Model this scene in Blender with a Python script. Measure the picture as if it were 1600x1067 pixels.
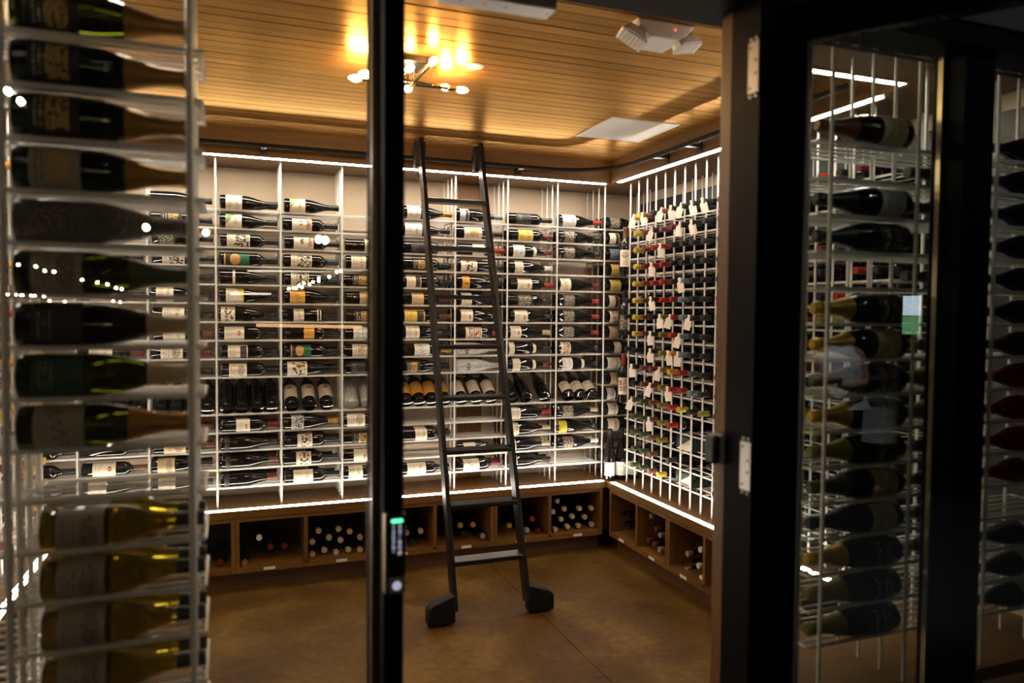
import bpy, math, random
from mathutils import Vector, Matrix
random.seed(7)
PI = math.pi
sc = bpy.context.scene
for o in list(bpy.data.objects):
    bpy.data.objects.remove(o)
col = sc.collection

# ------------------------------------------------------------------ camera, world, exposure
CAM = Vector((-2.224, -4.173, 1.5))
YAW, PITCH, ROLL, FPX = 0.36123, 0.039405, 0.0084694, 1170.8
Fw = Vector((math.sin(YAW)*math.cos(PITCH), math.cos(YAW)*math.cos(PITCH), -math.sin(PITCH)))
_R = Vector((math.cos(YAW), -math.sin(YAW), 0)); _U = _R.cross(Fw)
Rt = _R*math.cos(ROLL) + _U*math.sin(ROLL); Up = -_R*math.sin(ROLL) + _U*math.cos(ROLL)
cd = bpy.data.cameras.new('camera'); cam = bpy.data.objects.new('camera', cd); col.objects.link(cam)
cam.matrix_world = Matrix(((Rt.x, Up.x, -Fw.x, CAM.x), (Rt.y, Up.y, -Fw.y, CAM.y), (Rt.z, Up.z, -Fw.z, CAM.z), (0, 0, 0, 1)))
cd.sensor_fit = 'HORIZONTAL'; cd.sensor_width = 36; cd.lens = FPX/1600*36
cd.clip_start = .02; cd.clip_end = 60
cd.dof.use_dof = True; cd.dof.focus_distance = 4.35; cd.dof.aperture_fstop = 2.0
sc.camera = cam
w = bpy.data.worlds.new('world'); sc.world = w; w.use_nodes = True
w.node_tree.nodes['Background'].inputs[0].default_value = (.55, .62, .75, 1)
w.node_tree.nodes['Background'].inputs[1].default_value = .002
sc.view_settings.view_transform = 'Standard'; sc.view_settings.look = 'None'
sc.view_settings.gamma = 1; sc.view_settings.use_curve_mapping = False
sc.view_settings.exposure = 0.0
LED_S, LED_LOW, BULB_S = 78.0, 50.0, 300.0

# ------------------------------------------------------------------ materials
class NB:
    def __init__(s, name):
        s.m = bpy.data.materials.new(name); s.m.use_nodes = True
        s.t = s.m.node_tree; s.t.nodes.clear()
        s.out = s.t.nodes.new('ShaderNodeOutputMaterial')
    def n(s, ty, ins=None, **kw):
        k = s.t.nodes.new('ShaderNode'+ty)
        for a, v in kw.items(): setattr(k, a, v)
        for a, v in (ins or {}).items(): s.set(k.inputs[a], v)
        return k
    def set(s, i, v):
        if hasattr(v, 'is_linked') or isinstance(v, bpy.types.NodeSocket): s.t.links.new(v, i)
        elif isinstance(v, (tuple, list)) and len(v) == 3 and i.type == 'RGBA': i.default_value = (*v, 1)
        else: i.default_value = v
    def ma(s, op, a, b=0.0, c=None):
        k = s.n('Math', operation=op); s.set(k.inputs[0], a); s.set(k.inputs[1], b)
        if c is not None: s.set(k.inputs[2], c)
        return k.outputs[0]
    def mix(s, f, a, b, bt='MIX'):
        k = s.n('Mix', data_type='RGBA', blend_type=bt); s.set(k.inputs[0], f); s.set(k.inputs[6], a); s.set(k.inputs[7], b)
        return k.outputs[2]
    def ramp(s, f, *st):
        k = s.n('ValToRGB'); s.set(k.inputs[0], f); e = k.color_ramp.elements
        while len(e) < len(st): e.new(.5)
        for q, (p, c) in zip(e, st): q.position = p; q.color = (*c, 1)
        return k.outputs[0]
    def pbr(s, **ins):
        k = s.n('BsdfPrincipled')
        for a, v in ins.items(): s.set(k.inputs[a.replace('_', ' ')], v)
        s.t.links.new(k.outputs[0], s.out.inputs[0]); s.b = k
        return s.m
    def bump(s, h, st, d=.01):
        return s.n('Bump', {'Height': h, 'Strength': st, 'Distance': d}).outputs[0]

def plain(name, c, rough=.5, metal=0, noise=0, **kw):
    b = NB(name)
    colr = c
    if noise:
        tc = b.n('TexCoord'); nz = b.n('TexNoise', {'Vector': tc.outputs['Object'], 'Scale': 14, 'Detail': 5})
        colr = b.mix(b.ma('MULTIPLY', nz.outputs[0], noise), c, tuple(x*.45 for x in c))
    return b.pbr(Base_Color=colr, Roughness=rough, Metallic=metal, **kw)
def emit(name, c, s):
    b = NB(name); e = b.n('Emission', {'Color': c, 'Strength': s}); b.t.links.new(e.outputs[0], b.out.inputs[0]); return b.m
def wood(name, c1, c2, axis, rough=.35, scale=1.0, rnd=.25, coat=0):
    b = NB(name); tc = b.n('TexCoord'); oi = b.n('ObjectInfo')
    sv = [22*scale]*3; sv[axis] = 1.3*scale
    off = b.n('CombineXYZ', {0: b.ma('MULTIPLY', oi.outputs['Random'], 37.), 1: b.ma('MULTIPLY', oi.outputs['Random'], 11.), 2: b.ma('MULTIPLY', oi.outputs['Random'], 5.)})
    mp = b.n('Mapping', {'Vector': tc.outputs['Object'], 'Scale': sv, 'Location': off.outputs[0]})
    nz = b.n('TexNoise', {'Vector': mp.outputs[0], 'Scale': 1.2, 'Detail': 7, 'Roughness': .62, 'Distortion': .6})
    sv2 = [90*scale]*3; sv2[axis] = 4*scale
    mp2 = b.n('Mapping', {'Vector': tc.outputs['Object'], 'Scale': sv2, 'Location': off.outputs[0]})
    nz2 = b.n('TexNoise', {'Vector': mp2.outputs[0], 'Scale': 1.0, 'Detail': 4})
    f = b.ma('ADD', b.ma('MULTIPLY', nz.outputs[0], .7), b.ma('MULTIPLY', nz2.outputs[0], .3))
    cc = b.ramp(f, (.32, c2), (.62, c1))
    v = b.ma('ADD', 1-rnd/2, b.ma('MULTIPLY', oi.outputs['Random'], rnd))
    cc = b.mix(1.0, cc, b.n('CombineColor', {0: v, 1: v, 2: v}).outputs[0], 'MULTIPLY')
    return b.pbr(Base_Color=cc, Roughness=b.ma('ADD', rough-.02, b.ma('MULTIPLY', nz.outputs[0], .05)), Normal=b.bump(nz2.outputs[0], .0 if coat else .1, .003), Metallic=coat)
def pane_mat(name, tint, f0=.05):
    b = NB(name); lw = b.n('LayerWeight', {'Blend': .5})
    fac = b.ma('ADD', f0, b.ma('MULTIPLY', b.ma('POWER', lw.outputs['Facing'], 5.), .9))
    tr = b.n('BsdfTransparent', {'Color': tint}); gl = b.n('BsdfGlossy', {'Color': (1, 1, 1), 'Roughness': 0.0})
    mx = b.n('MixShader', {0: fac, 1: tr.outputs[0], 2: gl.outputs[0]}); b.t.links.new(mx.outputs[0], b.out.inputs[0]); return b.m

M = {}
M['led'] = emit('led_light', (1, .87, .72), LED_S)
M['led_low'] = emit('led_light_counter', (1, .87, .72), LED_LOW)
M['bulb'] = emit('bulb_light', (1, .62, .27), BULB_S)
M['string_bulb'] = emit('string_bulb_light', (1, .72, .42), 60)
M['tube'] = emit('tube_light', (1, .85, .68), 8)
M['tube_warm'] = emit('tube_warm_light', (1, .55, .25), 7)
M['green_led'] = emit('green_light', (.12, 1, .45), 2.2)
M['red_led'] = emit('red_light', (1, .05, .05), 4)
M['key_white'] = emit('key_light', (.75, .8, 1), .62)
M['day'] = emit('daylight_pane', (.75, .9, 1), 5)
M['day_green'] = emit('daylight_garden', (.25, .7, .3), 2.2)
M['white_metal'] = plain('white_metal', (.72, .70, .67), .32)
M['black'] = plain('black_metal', (.008, .008, .009), .35)
M['frame_black'] = plain('black_anodised', (.004, .004, .0045), .5, 0, 0, Specular_IOR_Level=.08)
M['ladder'] = plain('ladder_black', (.009, .007, .006), .33, 0, 0, Specular_IOR_Level=.35)
M['rubber'] = plain('rubber_black', (.006, .0055, .005), .6, 0, 0, Specular_IOR_Level=.25)
M['steel'] = plain('brushed_steel', (.55, .54, .52), .35, .9)
M['alum'] = plain('satin_aluminium', (.75, .75, .75), .3, .8)
M['champ_metal'] = plain('champagne_metal', (.8, .68, .46), .3, .9)
M['bronze'] = plain('dark_bronze', (.16, .13, .1), .38, .8)
M['brass'] = plain('brass', (.75, .48, .14), .25, 1)
M['cream_wall'] = plain('cream_paint', (.68, .56, .42), .6, 0, .06)
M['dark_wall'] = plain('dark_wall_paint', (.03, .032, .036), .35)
M['grey_wall'] = plain('grey_drywall', (.2, .2, .21), .7, 0, .15)
M['ext_dark'] = plain('exterior_dark', (.02, .02, .02), .6)
M['white_plastic'] = plain('white_plastic', (.78, .76, .72), .4)
M['grey_plastic'] = plain('grey_plastic', (.33, .34, .36), .45)
M['lens'] = plain('ribbed_lens', (.85, .85, .82), .15)
b = NB('varnished_boards'); tc = b.n('TexCoord'); oi = b.n('ObjectInfo'); rv = b.n('CombineXYZ', {0: b.ma('MULTIPLY', oi.outputs['Random'], 31.), 1: b.ma('MULTIPLY', oi.outputs['Random'], 7.)})
mp = b.n('Mapping', {'Vector': tc.outputs['Object'], 'Scale': (1.6, 40, 40), 'Location': rv.outputs[0]}); nz = b.n('TexNoise', {'Vector': mp.outputs[0], 'Scale': 1.3, 'Detail': 7, 'Roughness': .6, 'Distortion': .5})
vv = b.ma('ADD', .86, b.ma('MULTIPLY', oi.outputs['Random'], .28)); tint = b.n('CombineColor', {0: vv, 1: vv, 2: vv}).outputs[0]
dfc = b.mix(1., b.ramp(nz.outputs[0], (.3, (.14, .066, .016)), (.7, (.21, .108, .028))), tint, 'MULTIPLY'); glc = b.mix(1., b.ramp(nz.outputs[0], (.3, (.80, .47, .17)), (.7, (.95, .60, .25))), tint, 'MULTIPLY')
lw = b.n('LayerWeight', {'Blend': .5}); fac = b.ma('ADD', .16, b.ma('MULTIPLY', b.ma('POWER', lw.outputs['Facing'], 3.), .95))
mx = b.n('MixShader', {0: fac, 1: b.n('BsdfDiffuse', {'Color': dfc}).outputs[0], 2: b.n('BsdfGlossy', {'Color': glc, 'Roughness': .30}).outputs[0]}); b.t.links.new(mx.outputs[0], b.out.inputs[0]); M['boards'] = b.m
M['ceil_back'] = plain('ceiling_shadow_gap', (.05, .028, .012), .7)
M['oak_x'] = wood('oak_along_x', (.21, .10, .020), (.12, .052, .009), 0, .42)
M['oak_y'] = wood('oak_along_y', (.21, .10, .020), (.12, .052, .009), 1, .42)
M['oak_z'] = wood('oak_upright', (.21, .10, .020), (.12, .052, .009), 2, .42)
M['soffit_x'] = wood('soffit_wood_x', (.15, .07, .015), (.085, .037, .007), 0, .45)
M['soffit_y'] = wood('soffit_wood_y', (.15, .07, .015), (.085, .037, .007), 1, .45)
M['toe'] = wood('toe_kick_wood', (.16, .075, .025), (.09, .04, .014), 0, .45)
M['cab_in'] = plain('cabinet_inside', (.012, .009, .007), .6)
M['pane'] = pane_mat('clear_glass', (.97, .985, .975))
M['door_pane'] = pane_mat('door_glass', (.80, .84, .83), .06)
b = NB('polished_concrete'); tc = b.n('TexCoord')
n1 = b.n('TexNoise', {'Vector': tc.outputs['Object'], 'Scale': 2.2, 'Detail': 8, 'Roughness': .6, 'Distortion': .4})
n2 = b.n('TexNoise', {'Vector': tc.outputs['Object'], 'Scale': 26, 'Detail': 6})
cc = b.ramp(b.ma('ADD', b.ma('MULTIPLY', n1.outputs[0], .75), b.ma('MULTIPLY', n2.outputs[0], .25)), (.36, (.05, .023, .0035)), (.5, (.092, .046, .008)), (.64, (.16, .09, .022)))
M['floor'] = b.pbr(Base_Color=cc, Roughness=b.ma('ADD', .42, b.ma('MULTIPLY', n1.outputs[0], .2)), Specular_IOR_Level=.14, Normal=b.bump(n2.outputs[0], .06, .004))
# bottle glass
def dark_glass(name, c): return plain(name, c, .06, 0, 0, Specular_IOR_Level=.6, Coat_Weight=.3, Coat_Roughness=.03)
GL = {'dark': dark_glass('dark_glass', (.006, .006, .006)), 'green': dark_glass('green_black_glass', (.006, .014, .007)), 'brown': dark_glass('brown_glass', (.02, .009, .005)),
      'rose': plain('red_glass', (.14, .005, .015), .06, 0, 0, Transmission_Weight=.6, IOR=1.36),
      'olive': plain('olive_glass', (.27, .205, .008), .04, 0, 0, Transmission_Weight=.9, IOR=1.37),
      'deep_green': plain('deep_green_glass', (.012, .014, .001), .04, 0, 0, Transmission_Weight=.75, IOR=1.37)}
b = NB('crinkled_silver_wrap'); tc = b.n('TexCoord'); vo = b.n('TexVoronoi', {'Vector': tc.outputs['Object'], 'Scale': 160}); nz = b.n('TexNoise', {'Vector': tc.outputs['Object'], 'Scale': 60, 'Detail': 6})
GL['silver'] = b.pbr(Base_Color=(.16, .15, .14), Metallic=.8, Roughness=.25, Normal=b.bump(b.ma('ADD', vo.outputs[0], nz.outputs[0]), 1., .006))
b = NB('tissue_wrap'); tc = b.n('TexCoord'); mp = b.n('Mapping', {'Vector': tc.outputs['Object'], 'Scale': (30, 30, 9)}); nz = b.n('TexNoise', {'Vector': mp.outputs[0], 'Scale': 2, 'Detail': 6, 'Distortion': 1.5})
GL['tissue'] = b.pbr(Base_Color=b.ramp(nz.outputs[0], (.3, (.34, .33, .31)), (.7, (.62, .6, .56))), Roughness=.6, Normal=b.bump(nz.outputs[0], .8, .01))
CAPC = {'black': (.012, .011, .011), 'red': (.30, .018, .012), 'darkred': (.13, .012, .014), 'gold': (.55, .34, .05), 'mustard': (.5, .36, .03), 'blue': (.03, .06, .1), 'white': (.75, .73, .7),
        'cream': (.5, .38, .22), 'brown': (.14, .045, .025), 'olive': (.17, .15, .025), 'orange': (.6, .27, .02), 'teal': (.14, .19, .21), 'green': (.05, .07, .03), 'silver': (.5, .5, .5), 'foil': (.36, .2, .05)}
CAP = {k: plain(k+'_capsule', v, .35, .55 if k in ('silver', 'foil', 'gold') else 0) for k, v in CAPC.items()}
CORK = plain('capsule_end_disc', (.55, .33, .22), .5)

LBC = {'cream': (.80, .71, .56), 'white': (.82, .8, .75), 'yellow': (.76, .55, .1), 'orange': (.72, .36, .05), 'tan': (.56, .44, .26), 'grey': (.5, .5, .48), 'blue': (.12, .15, .24), 'black': (.02, .018, .016), 'green': (.02, .06, .035), 'bright': (.75, .62, .03), 'shaded_cream': (.34, .30, .225)}  # last entry: cream paper darkened, backlit shade put into the colour
LBW = {'cream': 'cream', 'white': 'white', 'yellow': 'yellow', 'orange': 'orange', 'tan': 'tan', 'grey': 'grey', 'blue': 'slate blue', 'black': 'black', 'green': 'dark green', 'bright': 'bright yellow', 'shaded_cream': 'shaded cream'}
_lm = {}
def label_mat(base, style):
    """paper label: print laid out in the label's own UV (u round the bottle, v base to neck)"""
    if (base, style) in _lm: return _lm[base, style]
    b = NB('label_%s_%s' % (base, style)); uv = b.n('UVMap'); sp = b.n('SeparateXYZ', {0: uv.outputs[0]}); u, v = sp.outputs[0], sp.outputs[1]
    oi = b.n('ObjectInfo'); rv = b.n('CombineXYZ', {0: b.ma('MULTIPLY', oi.outputs['Random'], 50.), 1: b.ma('MULTIPLY', oi.outputs['Random'], 91.)})
    def noise(su, sv, det=3, sc_=1.):
        mp = b.n('Mapping', {'Vector': uv.outputs[0], 'Scale': (su, sv, 1), 'Location': rv.outputs[0]})
        return b.n('TexNoise', {'Vector': mp.outputs[0], 'Scale': sc_, 'Detail': det}).outputs[0]
    def rect(u0, u1, v0, v1):
        r = b.ma('MULTIPLY', b.ma('GREATER_THAN', u, u0), b.ma('LESS_THAN', u, u1))
        return b.ma('MULTIPLY', r, b.ma('MULTIPLY', b.ma('GREATER_THAN', v, v0), b.ma('LESS_THAN', v, v1)))
    def disc(cu, cv, r0, r1=0, asp=.6):
        d = b.ma('SQRT', b.ma('ADD', b.ma('POWER', b.ma('ABSOLUTE', b.ma('MULTIPLY', b.ma('SUBTRACT', u, cu), asp)), 2.), b.ma('POWER', b.ma('ABSOLUTE', b.ma('SUBTRACT', v, cv)), 2.)))
        k = b.ma('LESS_THAN', d, r0)
        return b.ma('MULTIPLY', k, b.ma('GREATER_THAN', d, r1)) if r1 else k
    def lines(fr, u0, u1, v0, v1):
        s_ = b.ma('GREATER_THAN', b.ma('SINE', b.ma('MULTIPLY', v, fr*6.283)), .35)
        g = b.ma('GREATER_THAN', noise(26, fr*.5), .5)
        return b.ma('MULTIPLY', b.ma('MULTIPLY', s_, g), rect(u0, u1, v0, v1))
    mx = lambda a, c: b.ma('MAXIMUM', a, c)
    ink = (.10, .06, .04); pale = (.62, .55, .42)
    if base in ('black', 'green', 'blue'): ink = pale
    ac = (.35, .03, .02)
    c0 = b.mix(b.ma('MULTIPLY', noise(3, 3, 5), .18), LBC[base], tuple(x*.6 for x in LBC[base]))
    k = lines(9, .25, .75, .1, .45)
    if style == 'lines': k = mx(k, b.ma('MULTIPLY', b.ma('GREATER_THAN', noise(18, 9), .53), rect(.2, .8, .6, .78))); c = b.mix(b.ma('MULTIPLY', k, .75), c0, ink)
    elif style == 'crest': k = mx(k, b.ma('MULTIPLY', disc(.5, .68, .2), b.ma('GREATER_THAN', noise(22, 16), .48))); c = b.mix(b.ma('MULTIPLY', k, .8), c0, ink)
    elif style == 'seal': c = b.mix(disc(.5, .74, .075, .03), b.mix(b.ma('MULTIPLY', k, .5), c0, ink), ac)
    elif style == 'mark': c = b.mix(b.ma('MULTIPLY', disc(.45, .42, .10), b.ma('GREATER_THAN', noise(9, 9, 2), .47)), c0, ink)
    elif style == 'script':
        wv = b.ma('SUBTRACT', v, b.ma('ADD', .3, b.ma('ADD', b.ma('MULTIPLY', u, .35), b.ma('MULTIPLY', b.ma('SINE', b.ma('MULTIPLY', u, 34.)), .11))))
        k = mx(b.ma('MULTIPLY', b.ma('LESS_THAN', b.ma('ABSOLUTE', wv), .035), rect(.12, .88, 0, 1)), b.ma('MULTIPLY', lines(11, .3, .7, .04, .2), .6)); c = b.mix(k, c0, ink)
    elif style == 'art': c = b.mix(b.ma('MULTIPLY', b.ma('GREATER_THAN', noise(9, 7, 5), .5), rect(.06, .94, .3, .95)), c0, (.05, .045, .04)); c = b.mix(lines(14, .2, .8, .04, .24), c, ink)
    elif style == 'block': c = b.mix(rect(.12, .88, .62, .95), b.mix(b.ma('MULTIPLY', k, .7), c0, ink), (.05, .03, .03))
    elif style == 'gold': c = b.mix(b.ma('MULTIPLY', b.ma('GREATER_THAN', noise(12, 12), .46), rect(.2, .8, .35, .8)), b.mix(k, c0, ink), (.5, .3, .08))
    elif style == 'corner': c = b.mix(b.ma('MULTIPLY', b.ma('GREATER_THAN', noise(10, 10), .42), b.ma('LESS_THAN', b.ma('ADD', u, v), .75)), b.mix(b.ma('MULTIPLY', b.ma('GREATER_THAN', noise(30, 10), .55), rect(.15, .7, .55, .75)), c0, ink), (.17, .26, .07))
    elif style == 'wedge': c = b.mix(b.ma('MULTIPLY', b.ma('GREATER_THAN', v, .55), b.ma('GREATER_THAN', b.ma('SUBTRACT', v, .55), b.ma('MULTIPLY', u, .5))), b.mix(b.ma('MULTIPLY', k, .6), c0, ink), (.75, .45, .05))
    elif style == 'ornate': c = b.mix(b.ma('MULTIPLY', b.ma('GREATER_THAN', noise(16, 13, 4), .52), rect(.1, .9, .1, .9)), c0, (.5, .42, .3))
    elif style == 'emblem': c = b.mix(disc(.5, .45, .2), b.mix(b.ma('GREATER_THAN', v, .62), c0, (.015, .12, .06)), (.55, .3, .08)); c = b.mix(rect(0, 1, .03, .08), c, (.6, .33, .06))
    elif style == 'bigtype': k = b.ma('MULTIPLY', b.ma('GREATER_THAN', noise(7, 5, 1), .52), rect(.08, .92, .25, .9)); c = b.mix(k, c0, ink)
    elif style == 'redtype': k = b.ma('MULTIPLY', b.ma('LESS_THAN', b.ma('ABSOLUTE', b.ma('SUBTRACT', noise(8, 7, 2), .5)), .05), rect(.05, .95, .2, .95)); c = b.mix(k, c0, (.25, .04, .03))
    else: c = b.mix(b.ma('MULTIPLY', k, .35), c0, ink)
    _lm[base, style] = b.pbr(Base_Color=c, Roughness=.55)
    return _lm[base, style]
b = NB('tag_paper'); tc = b.n('TexCoord'); oi = b.n('ObjectInfo')
sp = b.n('SeparateXYZ', {0: tc.outputs['Object']}); ln = b.ma('MULTIPLY', b.ma('GREATER_THAN', b.ma('SINE', b.ma('MULTIPLY', sp.outputs[2], 700.)), .6), b.ma('GREATER_THAN', b.n('TexNoise', {'Vector': tc.outputs['Object'], 'Scale': 220}).outputs[0], .52))
M['tag'] = b.pbr(Base_Color=b.mix(b.ma('MULTIPLY', ln, .35), (.82, .74, .64), (.2, .14, .1)), Roughness=.6)

# ------------------------------------------------------------------ mesh helpers
class MB:
    def __init__(s): s.v, s.f, s.mi, s.uv = [], [], [], None
    def add(s, v, f, mi=0):
        o = len(s.v); s.v += [tuple(p) for p in v]; s.f += [tuple(o+i for i in q) for q in f]; s.mi += [mi]*len(f); return s
    def box(s, x0, x1, y0, y1, z0, z1, mi=0):
        v = [(x, y, z) for x in (x0, x1) for y in (y0, y1) for z in (z0, z1)]
        return s.add(v, [(0, 1, 3, 2), (4, 6, 7, 5), (0, 4, 5, 1), (2, 3, 7, 6), (0, 2, 6, 4), (1, 5, 7, 3)], mi)
    def tube(s, pts, r, n=8, mi=0, closed=False):
        pts = [Vector(p) for p in pts]; rs = r if isinstance(r, (list, tuple)) else [r]*len(pts); V, Fc = [], []
        prev = None
        for i, p in enumerate(pts):
            if closed: d = pts[(i+1) % len(pts)]-pts[i-1]
            else: d = pts[min(i+1, len(pts)-1)]-pts[max(i-1, 0)]
            d.normalize()
            if prev is None: a = d.orthogonal().normalized()
            else: a = (prev-d*prev.dot(d)).normalized()
            prev = a; c = d.cross(a)
            V += [p+(a*math.cos(2*PI*j/n)+c*math.sin(2*PI*j/n))*rs[i] for j in range(n)]
        m = len(pts)
        for i in range(m if closed else m-1):
            for j in range(n):
                k = (i+1) % m; Fc.append((i*n+j, i*n+(j+1) % n, k*n+(j+1) % n, k*n+j))
        if not closed: Fc += [tuple(range(n))[::-1], tuple((m-1)*n+j for j in range(n))]
        return s.add(V, Fc, mi)
    def lathe(s, prof, n=20, M4=None, mi=0, cap=True):
        V = [(r*math.cos(2*PI*j/n), r*math.sin(2*PI*j/n), z) for r, z in prof for j in range(n)]
        if M4: V = [M4 @ Vector(p) for p in V]
        Fc = [(i*n+j, i*n+(j+1) % n, (i+1)*n+(j+1) % n, (i+1)*n+j) for i in range(len(prof)-1) for j in range(n)]
        if cap: Fc += [tuple(range(n))[::-1], tuple((len(prof)-1)*n+j for j in range(n))]
        return s.add(V, Fc, mi)
    def prism(s, poly, d, M4=None, mi=0):
        """polygon in XY extruded along Z by d"""
        n = len(poly); V = [Vector((x, y, z)) for z in (0, d) for x, y in poly]
        if M4: V = [M4 @ p for p in V]
        return s.add(V, [tuple(range(n))[::-1], tuple(range(n, 2*n))]+[(i, (i+1) % n, n+(i+1) % n, n+i) for i in range(n)], mi)
    def mesh(s, name, smooth=None):
        me = bpy.data.meshes.new(name); me.from_pydata(s.v, [], s.f); me.update()
        if any(s.mi): me.polygons.foreach_set('material_index', s.mi)
        if smooth is not None:
            me.polygons.foreach_set('use_smooth', [True]*len(me.polygons)); me.set_sharp_from_angle(angle=math.radians(smooth))
        return me
def link(name, me, mat=None, parent=None, loc=None):
    o = bpy.data.objects.new(name, me); col.objects.link(o)
    if mat is not None:
        for m in (mat if isinstance(mat, (list, tuple)) else [mat]):
            if len(me.materials) < (len(mat) if isinstance(mat, (list, tuple)) else 1): me.materials.append(m)
    if parent is not None: o.parent = parent
    if loc is not None: o.location = loc
    return o
def obj(name, mb, mat, parent=None, smooth=None, bevel=0):
    o = link(name, mb.mesh(name, smooth), mat, parent)
    if bevel:
        md = o.modifiers.new('bevel', 'BEVEL'); md.width = bevel; md.segments = 2; md.limit_method = 'ANGLE'
    return o
def empty(name, loc=(0, 0, 0)):
    o = bpy.data.objects.new(name, None); o.empty_display_size = .05; o.location = loc; col.objects.link(o); return o
def tag(o, label, cat, group=None, kind=None):
    o['label'] = label; o['category'] = cat
    if group: o['group'] = group
    if kind: o['kind'] = kind
    return o
def struct(o, label, cat): return tag(o, label, cat, None, 'structure')
def B(*a): return MB().box(*a)
def basis(x, y, z, t=(0, 0, 0)):
    return Matrix(((x[0], y[0], z[0], t[0]), (x[1], y[1], z[1], t[1]), (x[2], y[2], z[2], t[2]), (0, 0, 0, 1)))
ORD = ['first', 'second', 'third', 'fourth', 'fifth', 'sixth', 'seventh', 'eighth', 'ninth', 'tenth', 'eleventh', 'twelfth', 'thirteenth', 'fourteenth', 'fifteenth', 'sixteenth', 'seventeenth']

# ------------------------------------------------------------------ room shell
ZB, ZT, ZC, ZCE = .438, 2.30, .10, 2.44         # counter top, soffit underside, cabinet bottom, ceiling
XL = -2.96                                      # left counter front;  right counter front is x = 0, back counter front y = 0
WB, WR, WL, YI = .38, .40, -3.36, -2.18         # walls, and the room-side edge of the front counters
fl = struct(obj('floor', B(WL, WR+.1, -2.85, WB, -.06, -.008), M['ceil_back']), 'brown polished concrete floor of the wine room', 'floor')
obj('floor_slab', B(WL, -.781, -2.85, WB, -.008, 0), M['floor'], fl)
obj('floor_slab', B(-.777, WR+.1, -2.85, WB, -.008, 0), M['floor'], fl)
ce = struct(obj('ceiling', B(WL, WR, -2.72, WB, ZCE+.012, ZCE+.05), M['ceil_back']), 'ceiling of narrow warm wooden boards', 'ceiling')
y = 0.0; i = 0
while y > -2.60:
    wd = .0625
    z = ZCE + random.choice((0, .0006, .0012, 0))
    obj('plank', B(XL-.01, .01, y-wd+.005, y, z, z+.011), M['boards'], ce); y -= wd; i += 1
wb = struct(obj('wall_back', B(WL, WR, WB, WB+.08, 0, ZCE+.05), M['cream_wall']), 'cream painted wall behind the long bottle rack', 'wall')
obj('pilaster', B(-.872, -.715, WB-.012, WB, ZB, ZT), M['oak_z'], wb)
wr = struct(obj('wall_right', B(WR, WR+.08, -2.72, WB, 0, ZCE+.05), M['cream_wall']), 'wall behind the rack of neck-out bottles', 'wall')
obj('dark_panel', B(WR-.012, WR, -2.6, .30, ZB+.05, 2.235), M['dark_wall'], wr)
wl = struct(obj('wall_left', B(WL-.08, WL, -2.72, WB, 0, ZCE+.05), M['cream_wall']), 'cream side wall at the left end of the wine room', 'wall')
# soffits (dropped wood bulkheads above each rack)
def soffit(name, lab, x0, x1, y0, y1, m):
    return struct(obj(name, B(x0, x1, y0, y1, ZT, ZCE+.01), m, None, None, .002), lab, 'soffit')
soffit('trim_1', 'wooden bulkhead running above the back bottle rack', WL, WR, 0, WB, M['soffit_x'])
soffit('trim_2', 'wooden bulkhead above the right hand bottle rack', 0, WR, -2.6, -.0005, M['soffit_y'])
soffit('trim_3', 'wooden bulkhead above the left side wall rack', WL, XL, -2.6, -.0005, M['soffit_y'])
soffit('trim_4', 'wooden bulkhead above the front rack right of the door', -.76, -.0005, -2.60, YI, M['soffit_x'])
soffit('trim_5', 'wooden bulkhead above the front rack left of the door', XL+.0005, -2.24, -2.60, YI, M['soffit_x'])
# counters
def counter(lab, x0, x1, y0, y1, m, name='countertop'):
    return tag(obj(name, B(x0, x1, y0, y1, ZB-.042, ZB), m, None, None, .002), lab, 'worktop')
counter('long oak countertop under the back bottle rack', WL+.001, WR-.001, 0, WB-.001, M['oak_x'])
counter('oak countertop under the right hand neck-out rack', 0, WR-.001, -2.6, -.001, M['oak_y'])
counter('oak countertop under the left side wall rack', WL+.001, XL, -2.6, -.001, M['oak_y'])
counter('oak countertop behind the glass right of the door', -.76, -.001, -2.60, YI, M['oak_x'])
counter('oak countertop behind the glass left of the door', XL+.001, -2.24, -2.60, YI, M['oak_x'])
# LED strips: aluminium channel with a lit diffuser on the front edge
def led(lab, a, b_, axis, z, top, sgn=-1):
    r = empty('led_strip', ((a[0]+b_[0])/2, (a[1]+b_[1])/2, z)); o = r.location
    dz = (-.0045, 0) if top else (0, .0045); dc = (-.014, -.010) if not top else (.010, .014)
    q = .028
    if axis == 0:
        lo, hi = sorted((0, -sgn*q)); lit = B(a[0]-o.x, b_[0]-o.x, lo, hi, *dz); ch = B(a[0]-o.x, b_[0]-o.x, -sgn*q if sgn < 0 else -q-.003, -sgn*q+.003 if sgn < 0 else -q, *dz)
    else:
        lo, hi = sorted((0, -sgn*q)); lit = B(lo, hi, a[1]-o.y, b_[1]-o.y, *dz); ch = B(-sgn*q if sgn < 0 else -q-.003, -sgn*q+.003 if sgn < 0 else -q, a[1]-o.y, b_[1]-o.y, *dz)
    obj('diffuser', lit, M['led' if top else 'led_low'], r); obj('channel', ch, M['alum'], r)
    return tag(r, lab, 'light strip', 'led strips along the racks')
led('glowing strip light along the bulkhead above the back rack', (XL+.03, .001), (-.03, .001), 0, ZT, True)
led('glowing strip light on the front edge of the back countertop', (XL+.03, .001), (-.02, .001), 0, ZB, False)
led('glowing strip light slanting along the bulkhead above the right rack', (.001, -2.05), (.001, -.08), 1, ZT, True)
led('glowing strip light slanting along the right countertop edge', (.001, -2.05), (.001, -.05), 1, ZB, False)
led('glowing strip light on the left side countertop edge behind the bottles', (XL-.001, -2.05), (XL-.001, -.05), 1, ZB, False, 1)
led('glowing strip light along the bulkhead above the left side rack', (XL-.001, -2.05), (XL-.001, -.05), 1, ZT, True, 1)
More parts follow.
